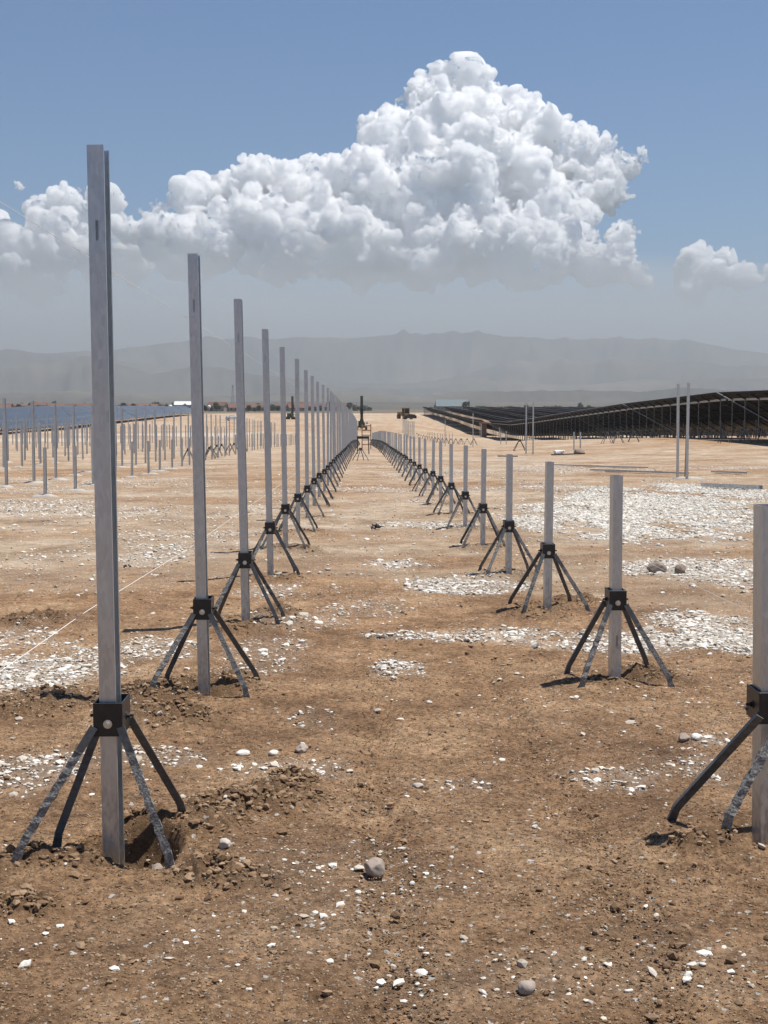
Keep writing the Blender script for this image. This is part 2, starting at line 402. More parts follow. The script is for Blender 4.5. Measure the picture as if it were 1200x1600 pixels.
GRAVEL = [(-2.07, 9.13, 0.45, 0.83, 0.9), (-1.65, 10.0, 0.54, 0.71, 0.6), (-1.86, 9.46, 0.51, 0.64, 0.6), (-0.63, 9.73, 0.35, 0.81, 0.25), (-1.44, 6.41, 0.29, 0.36, 0.45), (-0.96, 6.7, 0.36, 0.32, 0.3), (-0.34, 6.45, 0.41, 0.34, 0.35), (0.39, 6.25, 0.39, 0.28, 0.35), (1.12, 6.35, 0.43, 0.26, 0.35), (1.6, 6.55, 0.26, 0.44, 0.4), (1.77, 7.06, 0.19, 0.22, 0.5), (0.19, 9.29, 0.19, 0.54, 0.85), (0.36, 10.53, 0.47, 0.38, 0.6), (1.13, 10.52, 0.52, 0.44, 0.8), (2.02, 10.22, 0.69, 0.66, 0.95), (2.66, 10.63, 0.38, 1.28, 0.95), (2.67, 11.37, 0.56, 0.67, 0.8), (3.46, 15.73, 0.85, 0.99, 0.6), (3.78, 14.83, 0.6, 1.56, 0.5), (1.23, 13.93, 0.37, 1.1, 0.5), (0.55, 16.11, 0.51, 0.74, 0.6), (0.85, 13.89, 0.37, 0.77, 0.6), (5.77, 27.98, 1.89, 7.08, 1.1), (4.02, 24.32, 0.96, 4.24, 1.0), (8.64, 34.3, 1.22, 4.59, 0.8), (2.96, 23.02, 0.51, 2.09, 0.7), (3.87, 26.37, 0.95, 1.96, 0.6), (1.36, 22.18, 0.5, 0.84, 0.6), (0.79, 22.89, 0.62, 0.59, 0.4), (2.5, 35.61, 0.96, 1.79, 0.4), (-5.52, 26.62, 1.43, 2.38, 0.5), (-6.48, 28.67, 1.16, 1.85, 0.6), (-2.55, 17.03, 0.38, 1.47, 0.7), (-3.06, 20.41, 0.73, 1.41, 0.4), (-2.15, 20.43, 0.55, 1.65, 0.4), (-3.76, 16.68, 0.6, 1.56, 0.25), (-2.56, 10.61, 0.24, 0.64, 0.4), (-0.87, 13.38, 0.24, 0.61, 0.3), (-2.31, 26.49, 0.71, 1.97, 0.35), (-0.29, 7.57, 0.27, 0.33, 0.15), (-0.1, 4.77, 0.34, 0.4, 0.12), (0.43, 3.96, 0.45, 0.23, 0.16), (-0.51, 4.18, 0.47, 0.31, 0.08), (1.0, 4.05, 0.22, 0.24, 0.16), (0.29, 4.74, 0.17, 0.2, 0.08), (0.89, 4.42, 0.2, 0.23, 0.08), (-0.53, 11.23, 0.51, 0.54, 0.3), (0.03, 11.99, 0.38, 0.49, 0.25), (2.91, 47.73, 1.71, 3.84, 0.4), (5.0, 37.61, 1.01, 3.18, 0.4)]
TURNED = [(-1.89, 7.95, 0.39, 0.45), (-1.34, 8.12, 0.29, 0.38), (-0.89, 8.41, 0.34, 0.51), (-1.08, 7.57, 0.34, 0.25), (-0.44, 5.79, 0.29, 0.2), (-0.59, 5.51, 0.15, 0.22), (-0.32, 6.09, 0.14, 0.11), (-0.84, 5.26, 0.12, 0.2), (-1.06, 4.96, 0.22, 0.09), (-1.08, 4.56, 0.16, 0.09), (-0.5, 4.81, 0.17, 0.1), (-0.72, 11.8, 0.21, 0.48), (1.55, 8.55, 0.19, 0.21), (1.27, 5.14, 0.14, 0.09), (1.76, 8.66, 0.16, 0.22), (-2.61, 11.44, 0.31, 0.37), (1.89, 12.37, 0.22, 0.35)]

# post positions: front left corner of each channel at the ground, and top offset
LEFT = [(-.931, 5.027, -.021), (-.944, 8.149, -.038), (-.934, 11.038, -.045), (-.957, 14.451, -.043), (-.975, 17.728, -.034)]
RIGHT = [(1.48, 5.258, -.018), (1.50, 8.508, -.003), (1.516, 11.738, .011), (1.502, 14.71, .005), (1.528, 18.14, .011), (1.55, 21.5, .005)]
for i in range(5, 50):
    y = 17.728 + (i - 4) * 3.15 + rnd.uniform(-.08, .08)
    LEFT.append((-.965 + .004 * (y - 17) + rnd.uniform(-.012, .012), y, rnd.uniform(-.035, .01)))
for i in range(6, 50):
    y = 21.5 + (i - 5) * 3.18 + rnd.uniform(-.08, .08)
    RIGHT.append((1.55 - .0022 * (y - 21) + rnd.uniform(-.015, .015), y, rnd.uniform(-.01, .015)))

RIGHT = [(x + .12 * 1.5 / y, y, d) for x, y, d in RIGHT]
def ground_z(x, y, fine=True):
    x = np.asarray(x, float); y = np.asarray(y, float)
    r = np.hypot(x, y); yy = np.where(y > 0, np.maximum(y, 0), 0)
    zc = np.interp(yy, _t, _zc); zr = np.interp(yy, _t, _zr); zl = np.interp(yy, _t, _zl)
    wr = sstep(5, 24, x); wl = sstep(4, 40, -x)
    z = zc * (1 - wr - wl) + zr * wr + zl * wl + 0.02
    near = 1 - sstep(40, 120, r)
    z = z + fbm(x / 2.3, y / 2.3, 3, 5) * 0.03 * near * sstep(1, 6, r)
    z = z + fbm(x / 40, y / 40, 3, 15) * 0.25 * sstep(60, 250, r) * (1 - sstep(600, 900, r) * .5)
    # hand dug pits around the nearest posts, spoil round them
    for (px, py, _), k in list(zip(LEFT[:9], (1, .75, .6, .5, .5, .4, .4, .4, .3))) + list(zip(RIGHT[:9], (.8, .8, .6, .5, .4, .4, .3, .3, .3))):
        cx, cy = px + .06, py + .05
        m = (np.abs(x - cx) < 1.2) & (np.abs(y - cy) < 1.2)
        if not np.any(m): continue
        q = np.hypot((x - cx - .03) / 1.3, y - cy)
        z = z + np.where(m, .03 * np.exp(-((q - .28) / .16) ** 2) - .10 * k * np.exp(-(q / .12) ** 2), 0)
    z = z - .17 * np.exp(-(np.hypot((x + .80) / .115, (y - 5.20) / .12)) ** 6) - .11 * np.exp(-(np.hypot((x + 1.0) / .07, (y - 5.16) / .09)) ** 4)
    z = z + .04 * np.exp(-(np.hypot((x + .80) / .22, (y - 5.42) / .07)) ** 2)
    return z

def gravel_density(x, y):
    d = np.zeros_like(x)
    wob = fbm(x * 1.2, y * .8, 3, 41) * .75 + fbm(x * 5, y * 3, 3, 43) * .5
    for gx, gy, rx, ry, k in GRAVEL:
        m = (np.abs(x - gx) < rx * 2.2) & (np.abs(y - gy) < ry * 2.2)
        if not np.any(m): continue
        q = np.hypot((x - gx) / rx, (y - gy) / ry) + wob
        d = np.maximum(d, np.where(m, k * (1 - sstep(.55, 1.25, q)), 0))
    # rubble strewn broadly over the middle distance
    f = fbm(x / 3.5, y / 5.0, 4, 61)
    d = np.maximum(d, np.where(y > 16, sstep(.1, .5, f) * .5 * sstep(16, 30, y), 0))
    d = d * np.where(y < 12.5, np.where((y > 5.9) & (y < 7.4), 1.1, .78), np.where(x < -1.4, .5, 1.2))
    return np.clip(d, 0, 1.05)

def turned_density(x, y):
    d = np.zeros_like(x)
    wob = fbm(x * 4, y * 4, 3, 71) * .5
    for gx, gy, rx, ry in TURNED:
        m = (np.abs(x - gx) < rx * 2.5) & (np.abs(y - gy) < ry * 2.5)
        if not np.any(m): continue
        q = np.hypot((x - gx) / rx, (y - gy) / ry) + wob
        d = np.maximum(d, np.where(m, 1 - sstep(.5, 1.35, q), 0))
    for (px, py, _) in LEFT[2:14] + RIGHT[2:14]:
        m = (np.abs(x - px) < .9) & (np.abs(y - py) < .9)
        if not np.any(m): continue
        q = np.hypot((x - px - .1) / .42, (y - py) / .42) + wob
        d = np.maximum(d, np.where(m, .7 * (1 - sstep(.4, 1.2, q)), 0))
    return d

def build_ground():
    az = np.concatenate([np.linspace(-180, -24, 66)[:-1], np.linspace(-24, -17.5, 60)[:-1], np.linspace(-17.5, 17.5, 760)[:-1], np.linspace(17.5, 24, 60)[:-1], np.linspace(24, 180, 66)])
    az = np.radians(az[:-1] + 0.9)
    rr = np.concatenate([[0.2, 0.8, 1.6, 2.4], np.geomspace(3.0, 70, 900), np.geomspace(70, 700, 190)[1:], np.geomspace(700, 19300, 60)[1:]])
    A, Rr = np.meshgrid(az, rr)
    x = (np.sin(A) * Rr).ravel(); y = (np.cos(A) * Rr).ravel(); r = Rr.ravel()
    z = ground_z(x, y)
    sel = r < 75
    xs, ys, rs = x[sel], y[sel], r[sel]
    turned = np.zeros_like(x); turned[sel] = turned_density(xs, ys)
    gr = np.zeros_like(x); gr[sel] = gravel_density(xs, ys)
    tn = turned[sel]
    fade = 1 - sstep(25, 75, rs)
    cl = fbm(xs * 6, ys * 6, 5, 81, .6)
    z[sel] += (fbm(xs * 3, ys * 3, 5, 91, .55) * .018 + .0095 * fbm(xs * 24, ys * 24, 3, 95, .7)) * fade
    z[sel] += tn * (.03 + np.abs(cl) * .09 + .02 * fbm(xs * 25, ys * 25, 2, 97)) * fade
    # wheel marks sweeping across by the right-hand row
    s = ys - 4.75 + 1.1 * (xs - 1.1) ** 2
    for o in (0, .16): z[sel] -= .012 * np.exp(-((s - o) / .02) ** 2) * sstep(.5, .8, xs) * (1 - sstep(1.7, 2.1, xs))
    for xc, ph in ((.62, 0), (-.02, 1.3)):
        c = xc + .12 * np.sin(ys / 2.3 + ph) + .03 * ys
        z[sel] -= .012 * np.exp(-((xs - c) / .09) ** 4) * (1 + .45 * np.sin(ys * 70 + np.abs(xs - c) * 40)) * sstep(-.3, .2, fbm(xs, ys * .5, 3, 401)) * (1 - sstep(14, 22, ys)) * (ys > 2)
    z[sel] += gr[sel] * .02 * fbm(xs * 14, ys * 14, 3, 99)
    far = sstep(10, 26, r) * .62 + sstep(26, 90, r) * .3
    pl = far + fbm(x / 3.5, y / 3.0, 5, 111, .6) * 1.5 * sstep(5, 14, r) + fbm(x / 14, y / 26, 4, 117, .65) * 1.1 * sstep(45, 110, r) - .12
    pl = np.clip(pl, 0, .95)
    # large white spreads further out
    g2 = sstep(.15, .42, fbm(x / 26, y / 38, 4, 131)) * sstep(50, 110, r) * .75
    farm = sstep(0, 40, r - 585 - 30 * fbm(x / 120, y / 120, 2, 141))
    chips = np.clip(.12 + .5 * fbm(x / 1.6, y / 1.6, 3, 151) + gr * .8 + .3 * sstep(9, 22, r), 0, 1)
    nc = len(az); nr = len(rr)
    i = np.arange(nr - 1)[:, None] * nc; j = np.arange(nc)[None, :]; j2 = (j + 1) % nc
    F = np.stack([i + j, i + j2, i + nc + j2, i + nc + j], -1).reshape(-1, 4)[:, ::-1]
    V = np.stack([x, y, z], 1)
    V = np.vstack([V, [[0, 0, 0.0]]])
    at = {k: np.append(v, 0) for k, v in dict(turned=turned, gravel=np.maximum(gr, g2), pale=pl, farm=farm, chips=chips).items()}
    o = big_mesh('ground', V, F, M['soil'], True, at)
    tag(o, 'dry brown soil of the construction site', None, None, 'structure')
    return o
build_ground()

# ------------------------------------------------------------------ stones
def ico(sub=1):
    bm = bmesh.new(); bmesh.ops.create_icosphere(bm, subdivisions=sub, radius=1)
    V = np.array([v.co[:] for v in bm.verts]); F = np.array([[v.index for v in f.verts] for f in bm.faces]); bm.free()
    return V, F

def fine_z(x, y):
    z = ground_z(x, y); r = np.hypot(x, y); fade = 1 - sstep(25, 75, r)
    tn = turned_density(x, y); cl = fbm(x * 6, y * 6, 5, 81, .6)
    z = z + (fbm(x * 3, y * 3, 5, 91, .55) * .018 + .0095 * fbm(x * 24, y * 24, 3, 95, .7)) * fade
    return z + tn * (.03 + np.abs(cl) * .09) * fade

def scatter(name, pts, size, mat, flat=.65, sub=1, smooth=False):
    n = len(pts); V0, F0 = ico(sub); k = len(V0)
    var = [V0 * (1 + .35 * rng.uniform(-1, 1, (k, 1))) for _ in range(12)]
    var = np.array(var)[rng.integers(0, 12, n)]
    sc = np.stack([rng.uniform(.7, 1.35, n), rng.uniform(.7, 1.35, n), rng.uniform(.5, 1.0, n) * flat], 1) * size[:, None]
    V = var * sc[:, None, :]
    a = rng.uniform(0, 6.28, n); b = rng.normal(0, .25, n)
    c, s = np.cos(b)[:, None], np.sin(b)[:, None]
    X, Y, Z = V[..., 0], V[..., 1] * c - V[..., 2] * s, V[..., 1] * s + V[..., 2] * c
    c, s = np.cos(a)[:, None], np.sin(a)[:, None]
    X, Y = X * c - Y * s, X * s + Y * c
    z = fine_z(pts[:, 0], pts[:, 1]) + size * flat * .25
    V = np.stack([X + pts[:, :1], Y + pts[:, 1:2], Z + z[:, None]], -1).reshape(-1, 3)
    F = (F0[None] + (np.arange(n) * k)[:, None, None]).reshape(-1, 3)
    tone = np.repeat(rng.uniform(0, 1, n), k)
    return big_mesh(name, V, F, mat, smooth, dict(tone=tone))

def wedge_points(n, y0, y1, p=1.0):
    """points over the fan of ground in front of the camera, more of them close by"""
    t = rng.uniform(0, 1, n) ** p
    y = y0 * (y1 / y0) ** t
    x = rng.uniform(-1, 1, n) * y * .33 + y * .016
    return np.stack([x, y], 1)

P = wedge_points(520000, 3.1, 60, .8)
g = gravel_density(P[:, 0], P[:, 1]); nz = .5 + .9 * fbm(P[:, 0] * 1.4, P[:, 1] * 1.4, 3, 161)
rr_ = P[:, 1]
keep = rng.uniform(0, 1, len(P)) < np.clip(g * .5 + .016 * np.clip(nz, 0, 2) ** 2 + .02 * (g > .08) + .035 * sstep(9, 22, P[:, 1]) * np.clip(nz, .1, 1.6), 0, 1) * np.clip((P[:, 1] - 2.5) / 6, .12, 1)
P = P[keep]; g = g[keep]
sz = np.exp(rng.normal(math.log(.0058), .58, len(P))) * np.clip(.62 + P[:, 1] / 16, .7, 2.0) * (1 + .35 * g)
sz = np.clip(sz, .004, np.where(P[:, 1] < 9, .021, .036))
G_ = [P]; S_ = [sz]
for gx, gy, rx, ry, k in GRAVEL:
    n_ = int(rx * ry * 5 * k * (330 if gy > 12 else 750) * (k > .45)); q = rng.uniform(-1.3, 1.3, (n_, 2)) * [rx, ry] + [gx, gy]
    if n_: q = q[rng.uniform(0, 1, n_) < gravel_density(q[:, 0], q[:, 1])]; G_.append(q); S_.append(np.clip(np.exp(rng.normal(math.log(.0088 if gy > 12 else .0062), .6, len(q))), .004, .035) * (1.3 if gy > 18 else 1))
P = np.vstack(G_); sz = np.concatenate(S_); print('stones', len(P))
so = scatter('limestone_gravel', P, sz, M['white_stone'])
tag(so, 'white limestone chips strewn over the brown soil', 'gravel', None, 'stuff')

P = wedge_points(380000, 3.0, 30, .8)
tn = turned_density(P[:, 0], P[:, 1]); nz = fbm(P[:, 0] * 2.2, P[:, 1] * 2.2, 3, 171)
keep = rng.uniform(0, 1, len(P)) < np.clip(tn * .5, 0, 1) + .012 + .05 * np.clip(nz, 0, 1)
for px, py, _ in LEFT[:8] + RIGHT[:8]: keep &= np.hypot(P[:, 0] - px - .07, P[:, 1] - py - .06) > .17
keep &= np.hypot(P[:, 0] + .80, P[:, 1] - 5.2) > .17
P = P[keep]; tn = tn[keep]
sz = np.clip(np.exp(rng.normal(math.log(.0050), .62, len(P))) * (1 + .3 * tn), .002, .018)
so = scatter('dirt_clods', P, sz, M['brown_stone'], .8)
tag(so, 'crumbly brown clods of turned soil round the posts', 'dirt clods', None, 'stuff')
NSTONE = len(P)

P = wedge_points(60000, 3.0, 9.5, .8); sz = np.clip(np.exp(rng.normal(math.log(.0028), .4, len(P))), .0015, .008)
so = scatter('fine_grit', P, sz, M['brown_stone'], .8)
tag(so, 'fine brown grit all over the near soil', 'grit', None, 'stuff')
def rock(x, y, s, label, mat='rock', flat=.75, seed=0, tone=.6):
    V, F = ico(4); r = np.random.default_rng(seed)
    d = np.zeros(len(V))
    for _ in range(9):                                   # facets
        nrm = r.normal(size=3); nrm /= np.linalg.norm(nrm); h = r.uniform(.72, .95)
        dt = V @ nrm; V = V - np.outer(np.maximum(dt - h, 0), nrm)
    V = V * (1 + .20 * fbm(V[:, 0] * 1.6 + seed, V[:, 1] * 1.6 + V[:, 2] * 1.3, 5, seed, .6)[:, None])
    V = V * np.array([1.0 + r.uniform(-.1, .25), .85, flat]) * s
    a = r.uniform(0, 6.28); V = np.stack([V[:, 0] * math.cos(a) - V[:, 1] * math.sin(a), V[:, 0] * math.sin(a) + V[:, 1] * math.cos(a), V[:, 2]], 1)
    o = big_mesh('rock', V, F, M[mat], True, dict(tone=np.full(len(V), tone)))
    o.location = (x, y, float(fine_z(np.array([x]), np.array([y]))[0]) + s * flat * .55)
    tag(o, label, 'rock')
    return o
rock(.05, 4.87, .045, 'largest brown rock lying alone in the middle of the near soil', seed=3, tone=.45)
rock(.46, 3.85, .029, 'grey rock at the bottom edge, largest stone among white chips', seed=4, tone=.55)
rock(-.50, 5.10, .028, 'pale rounded rock right of the pit at the nearest tall post', seed=5, tone=.9)
rock(-.735, 5.02, .026, 'brown rock against the front right foot of the nearest stand', seed=6, tone=.35)
rock(3.15, 15.0, .10, 'larger of two brown rocks side by side in the white rubble', seed=7, tone=.3)
rock(3.38, 14.9, .075, 'smaller of two brown rocks side by side in the white rubble', seed=8, tone=.15)
rock(-.57, 6.75, .035, 'flat white stone right of the first stand, on the bare soil', 'white_stone', .5, 9, .8)
rock(-.42, 6.72, .03, 'small white stone between flat white stones behind the first pit', 'white_stone', .5, 10, .8)
rock(-.29, 6.8, .035, 'angular tan rock standing among the flat white stones', seed=11, tone=.6)
rock(.25, 6.15, .028, 'grey flattened stone in the strewn band beyond the lone rock', flat=.5, seed=12, tone=.8)
rock(1.63, 7.05, .035, 'dark grey stone in the heap left of the nearest short post', flat=.7, seed=13, tone=.4)
rock(1.70, 7.08, .032, 'white stone in the heap left of the nearest short post', 'white_stone', .7, 14, .9)
rock(.11, 4.42, .016, 'small dark clod below the lone brown rock', 'brown_stone', .8, 15, .2)
rock(11.4, 74.0, .28, 'brown boulder by the white sack near the far pair of posts', seed=16, tone=.3)

# ------------------------------------------------------------------ posts
def channel_mesh(H, slot_top=True, slot_low=False, w=.058, d=.12, t=.0035, lip=.014):
    """cold formed C channel, web on the left, open to the right; origin at front left corner"""
    b = MB(); z0 = -.22
    b.box(0, t, t, d - t, z0, H)                                     # web
    slots = []
    if slot_low: slots.append((.26, .33))
    if slot_top: slots.append((H - .33, H - .26))
    for y0, y1, front in ((0, t, True), (d - t, d, False)):
        za = z0
        for s0, s1 in (slots if front else []):
            b.box(0, w, y0, y1, za, s0)
            b.box(0, w * .42, y0, y1, s0, s1); b.box(w * .60, w, y0, y1, s0, s1)
            za = s1
        b.box(0, w, y0, y1, za, H)
    b.box(w - t, w, t, lip, z0, H - .001); b.box(w - t, w, d - lip, d - t, z0, H - .001)
    return b

def mesh_from(b, name, mat):
    me = bpy.data.meshes.new(name); me.from_pydata(b.V, [], b.F); me.materials.append(mat); me.update(); return me
M_TALL = mesh_from(channel_mesh(2.575), 'tall_channel', M['galv'])
M_SHORT = mesh_from(channel_mesh(1.30, False, True), 'short_channel', M['galv'])
M_FT = mesh_from(channel_mesh(2.30), 'field_tall_channel', M['galv'])
M_FM = mesh_from(channel_mesh(1.72), 'field_mid_channel', M['galv'])
M_FS = mesh_from(channel_mesh(1.12), 'field_short_channel', M['galv'])
M_HI = mesh_from(channel_mesh(2.85, False), 'high_channel', M['galv'])

ORD = ['nearest', 'second', 'third', 'fourth', 'fifth', 'sixth', 'seventh', 'eighth', 'ninth', 'tenth', 'eleventh', 'twelfth', 'thirteenth', 'fourteenth', 'fifteenth', 'sixteenth']

def put_post(me, x, y, dx, label, group, H=2.57, name='steel_post', z=None, rz=0.0, dyaw=0.0):
    o = bpy.data.objects.new(name, me); C.objects.link(o)
    z = float(ground_z(np.array([x]), np.array([y]))[0]) - .03 if z is None else z
    o.location = (x, y, z); o.rotation_euler = (rnd.uniform(-.004, .004) if y > 25 else 0, math.atan2(dx, H), rz)
    tag(o, label, 'steel post', group)
    return o

# ------------------------------------------------------------------ stands
def leg_mesh(a, k, f, crust, w=.029, t=.024):
    """angle-iron leg from the collar through a knee to the foot; subdivided so that dried concrete can build up on it"""
    pts = []
    n = 26
    for i in range(n + 1):
        s = i / n
        if s < .88: pts.append(a.lerp(k, s / .88))
        else: pts.append(k.lerp(f, (s - .88) / .12))
    V = []; F = []; cr = []
    out = Vector((a.x + k.x, a.y + k.y, 0)).normalized() if True else None
    prof = [(-w / 2, -t / 2), (w / 2, -t / 2), (w / 2, t / 2), (w / 2 - .006, t / 2), (w / 2 - .006, -t / 2 + .006), (-w / 2, -t / 2 + .006)]
    m = len(prof)
    for i, p in enumerate(pts):
        d = (pts[min(i + 1, n)] - pts[max(i - 1, 0)]).normalized()
        front = Vector((0, -1, 0)); sx = d.cross(front).normalized(); sy = sx.cross(d).normalized()
        s = i / n
        c = crust * min(1, max(0, (s - .12) / .2))
        flat = max(0, (s - .9) / .1)
        for u, v in prof:
            bump = rnd.gauss(0, .0022) * c
            V.append(p + sx * (u * (1 + .25 * flat) + bump) - sy * (v * (1 - .45 * flat) + rnd.gauss(0, .002) * c)); cr.append(c)
    for i in range(n):
        for j in range(m):
            F.append((i * m + j, i * m + (j + 1) % m, (i + 1) * m + (j + 1) % m, (i + 1) * m + j))
    F.append(tuple(range(m))); F.append(tuple(range(n * m, n * m + m))[::-1])
    me = bpy.data.meshes.new('leg'); me.from_pydata([v[:] for v in V], [], F)
    at = me.attributes.new('crust', 'FLOAT', 'POINT'); at.data.foreach_set('value', cr)
    me.materials.append(M['leg']); me.update()
    return me

CW, CD, CZ0, CZ1 = .052, .088, .49, .61
def collar_mesh():
    b = MB(); t = .006
    b.box(-CW, CW, -CD, -CD + t, CZ0, CZ1); b.box(-CW, CW, CD - t, CD, CZ0, CZ1)
    b.box(-CW, -CW + t, -CD + t, CD - t, CZ0, CZ1); b.box(CW - t, CW, -CD + t, CD - t, CZ0, CZ1)
    me = mesh_from(b, 'collar', M['black'])
    bm = bmesh.new(); bm.from_mesh(me); bmesh.ops.bevel(bm, geom=[e for e in bm.edges], offset=.0012, segments=1, affect='EDGES'); bm.to_mesh(me); bm.free()
    return me
M_COLLAR = collar_mesh()
def bolt_mesh(direction):
    b = MB(); d = Vector(direction)
    base = Vector((d.x * CW, d.y * CD, .535 if d.y else .548))
    b.cyl(base, base + d * .003, .016, n=16)
    b.cyl(base + d * .003, base + d * .013, .0105, n=6)
    b.cyl(base + d * .013, base + d * (.026 if d.x else .016), .0055, n=8)
    return mesh_from(b, 'bolt', M['zinc'] if d.y else M['black'])
M_BOLTS = [bolt_mesh(q) for q in ((0, -1, 0), (1, 0, 0), (-1, 0, 0), (0, 1, 0))]

def stand_geo(feet, crusts):
    legs = []
    for (fx, fy, fz), c, (sx, sy) in zip(feet, crusts, ((-1, -1), (1, -1), (-1, 1), (1, 1))):
        a = Vector((sx * (CW - .004), sy * (CD - .01) + (-.012 if sy < 0 else .012), CZ0 + .035)); f = Vector((fx, fy, fz - .012))
        k = a.lerp(f, .88); k.z += .012; k.x += sx * .004
        k = Vector((a.x + (f.x - a.x) * .93, a.y + (f.y - a.y) * .93, a.z + (f.z - a.z) * .86))
        legs.append(leg_mesh(a, k, f, c))
    return legs

def put_stand(x, y, label, group, feet=None, crusts=None, geo=None, lean=0.0, name='post_stand', detail=True):
    z = float(ground_z(np.array([x]), np.array([y]))[0])
    z = float(np.mean(ground_z(np.array([x - .3, x + .3]), np.array([y - .25, y + .25])))) - .05
    t = empty(name, (x, y, z)); tag(t, label, 'post stand', group)
    if geo is None: geo = stand_geo(feet, crusts)
    def part(nm, me):
        o = bpy.data.objects.new(nm, me); C.objects.link(o); o.parent = t; return o
    part('collar', M_COLLAR)
    for m in geo: part('leg', m)
    for m in M_BOLTS[:3 if detail else 1]: part('bolt', m)
    return t

def auto_feet(x, y, s=.27, yaw=0.0):
    base = float(np.mean(ground_z(np.array([x - .3, x + .3]), np.array([y - .25, y + .25])))) - .05
    ft = []
    for sx, sy in ((-1, -1), (1, -1), (-1, 1), (1, 1)):
        u = sx * s * rnd.uniform(.94, 1.06); v = sy * s * rnd.uniform(.85, 1.05)
        u, v = u * math.cos(yaw) - v * math.sin(yaw), u * math.sin(yaw) + v * math.cos(yaw)
        ft.append((u, v, float(fine_z(np.array([x + u]), np.array([y + v]))[0]) - base))
    return ft

GEO = [stand_geo([(-.27, -.26, .045), (.27, -.26, .045), (-.27, .26, .045), (.27, .26, .045)], c) for c in ((.9, .2, 0, .4), (.1, .7, .3, 0), (.3, .0, .6, .2))]
# far stands: one mesh for all of it
def far_stand_mesh():
    bm = bmesh.new()
    for me in [M_COLLAR] + GEO[1]: bm.from_mesh(me)
    me = bpy.data.meshes.new('far_stand'); bm.to_mesh(me); bm.free()
    me.materials.append(M['leg']); return me
M_FAR = far_stand_mesh()

FEET_SPEC = {
    ('L', 0): ([(-.31, -.19, 0), (.235, -.20, 0), (-.22, .05, 0), (.215, .32, 0)], (1, 1, .1, .15)),
    ('R', 0): ([(-.32, .18, 0), (-.20, -.20, 0), (.28, .25, 0), (.3, -.2, 0)], (0, 1, .1, .6)),
    ('R', 1): ([(-.24, -.24, 0), (.30, -.24, 0), (-.27, .18, 0), (.24, .20, 0)], (1, .45, 0, 0)),
    ('L', 1): ([(-.27, -.24, 0), (.27, -.24, 0), (-.25, .18, 0), (.30, .22, 0)], (.9, .8, .2, .1)),
}
for side, row, me, H in (('L', LEFT, M_TALL, 2.575), ('R', RIGHT, M_SHORT, 1.30)):
    word = 'tall' if side == 'L' else 'short'
    for i, (x, y, dx) in enumerate(row):
        if i < 16:
            pl = f'{ORD[i]} {word} galvanised post of the long row on the {"left" if side == "L" else "right"} of the track'
            sl = f'black four-legged stand clamped round the {ORD[i]} {word} post'
            if i == 0: pl = ('nearest and tallest grey post, with slot near its top, standing in a dug pit' if side == 'L' else 'nearest short grey post, cut off by the right edge of the picture')
            if i == 0: sl = ('black four-legged stand round the nearest tall post, front legs crusted with concrete' if side == 'L' else 'black four-legged stand round the short post at the right edge')
        else:
            pl = f'far {word} galvanised post where the {"left" if side == "L" else "right"} row closes up towards its end'
            sl = f'far black stand low on the {word} posts towards the row end'
        put_post(me, x, y, dx, pl, f'{word} posts of the {"left" if side == "L" else "right"} row', H, z=(None if y > 22 else -.0113 * y))
        cx, cy = x + .029, y + .06
        g = f'stands clamped round the {word} posts'
        if i < 10:
            spec = FEET_SPEC.get((side, i))
            if spec:
                base = float(np.mean(ground_z(np.array([cx - .3, cx + .3]), np.array([cy - .25, cy + .25])))) - .05
                ft = [(u, v, float(fine_z(np.array([cx + u]), np.array([cy + v]))[0]) - base) for u, v, _ in spec[0]]; cr = spec[1]
            else:
                ft = auto_feet(cx, cy, .27, rnd.uniform(-.12, .12)); cr = [rnd.choice([.3, .6, .9]), rnd.choice([.2, .6, .9]), rnd.choice([0, .15, .4]), rnd.choice([0, .15, .4])]
            put_stand(cx, cy, sl, g, ft, cr)
        elif i < 22:
            put_stand(cx, cy, sl, g, geo=GEO[i % 3], detail=False)
        else:
            o = bpy.data.objects.new('post_stand', M_FAR); C.objects.link(o)
            o.location = (cx, cy, float(ground_z(np.array([cx]), np.array([cy]))[0]) - .02); o.rotation_euler = (0, 0, rnd.uniform(-.15, .15))
            tag(o, sl, 'post stand', g)

# ------------------------------------------------------------------ posts of the other tables
def pad(x, y, r, label, group):
    n = 18; V = [(0, 0, .045)]; F = []
    for ring, (q, h) in enumerate(((.55, .035), (1, .0), (1.05, -.06))):
        for k in range(n):
            a = 2 * math.pi * k / n; rr = r * q * (1 + .22 * math.sin(a * 3 + x * 5) + .12 * math.sin(a * 5 + y * 3))
            V.append((math.cos(a) * rr, math.sin(a) * rr * .8, h + .01 * math.sin(a * 4 + x)))
    for k in range(n): F.append((0, 1 + k, 1 + (k + 1) % n))
    for ring in (0, 1):
        for k in range(n):
            a = 1 + ring * n + k; b2 = 1 + ring * n + (k + 1) % n; F.append((a, a + n, b2 + n, b2))
    o = mesh_obj('concrete_pad', V, F, M['concrete'], smooth=True)
    o.location = (x, y, float(ground_z(np.array([x]), np.array([y]))[0]) + .01)
    tag(o, label, 'concrete footing', group)
    return o

def field_row(X, y0, n, step, me, H, near_names, far_label, group, pads=0, jit=.12, skip=()):
    for i in range(n):
        if i in skip: continue
        y = y0 + i * step + rnd.uniform(-jit, jit); x = X + rnd.uniform(-.06, .06)
        lab = near_names[i] if i < len(near_names) else far_label
        put_post(me, x, y, rnd.uniform(-.03, .03), lab, group, H, rz=0)
        if i < pads:
            pad(x + rnd.uniform(-.1, .2), y + rnd.uniform(-.1, .1), rnd.uniform(.2, .35), f'concrete footing at the base of the {lab}'.replace('mid height ', '').replace(' in the second row', ', second row') if i < len(near_names) else 'pale concrete footing under a post of the left field', 'concrete footings in the left field')

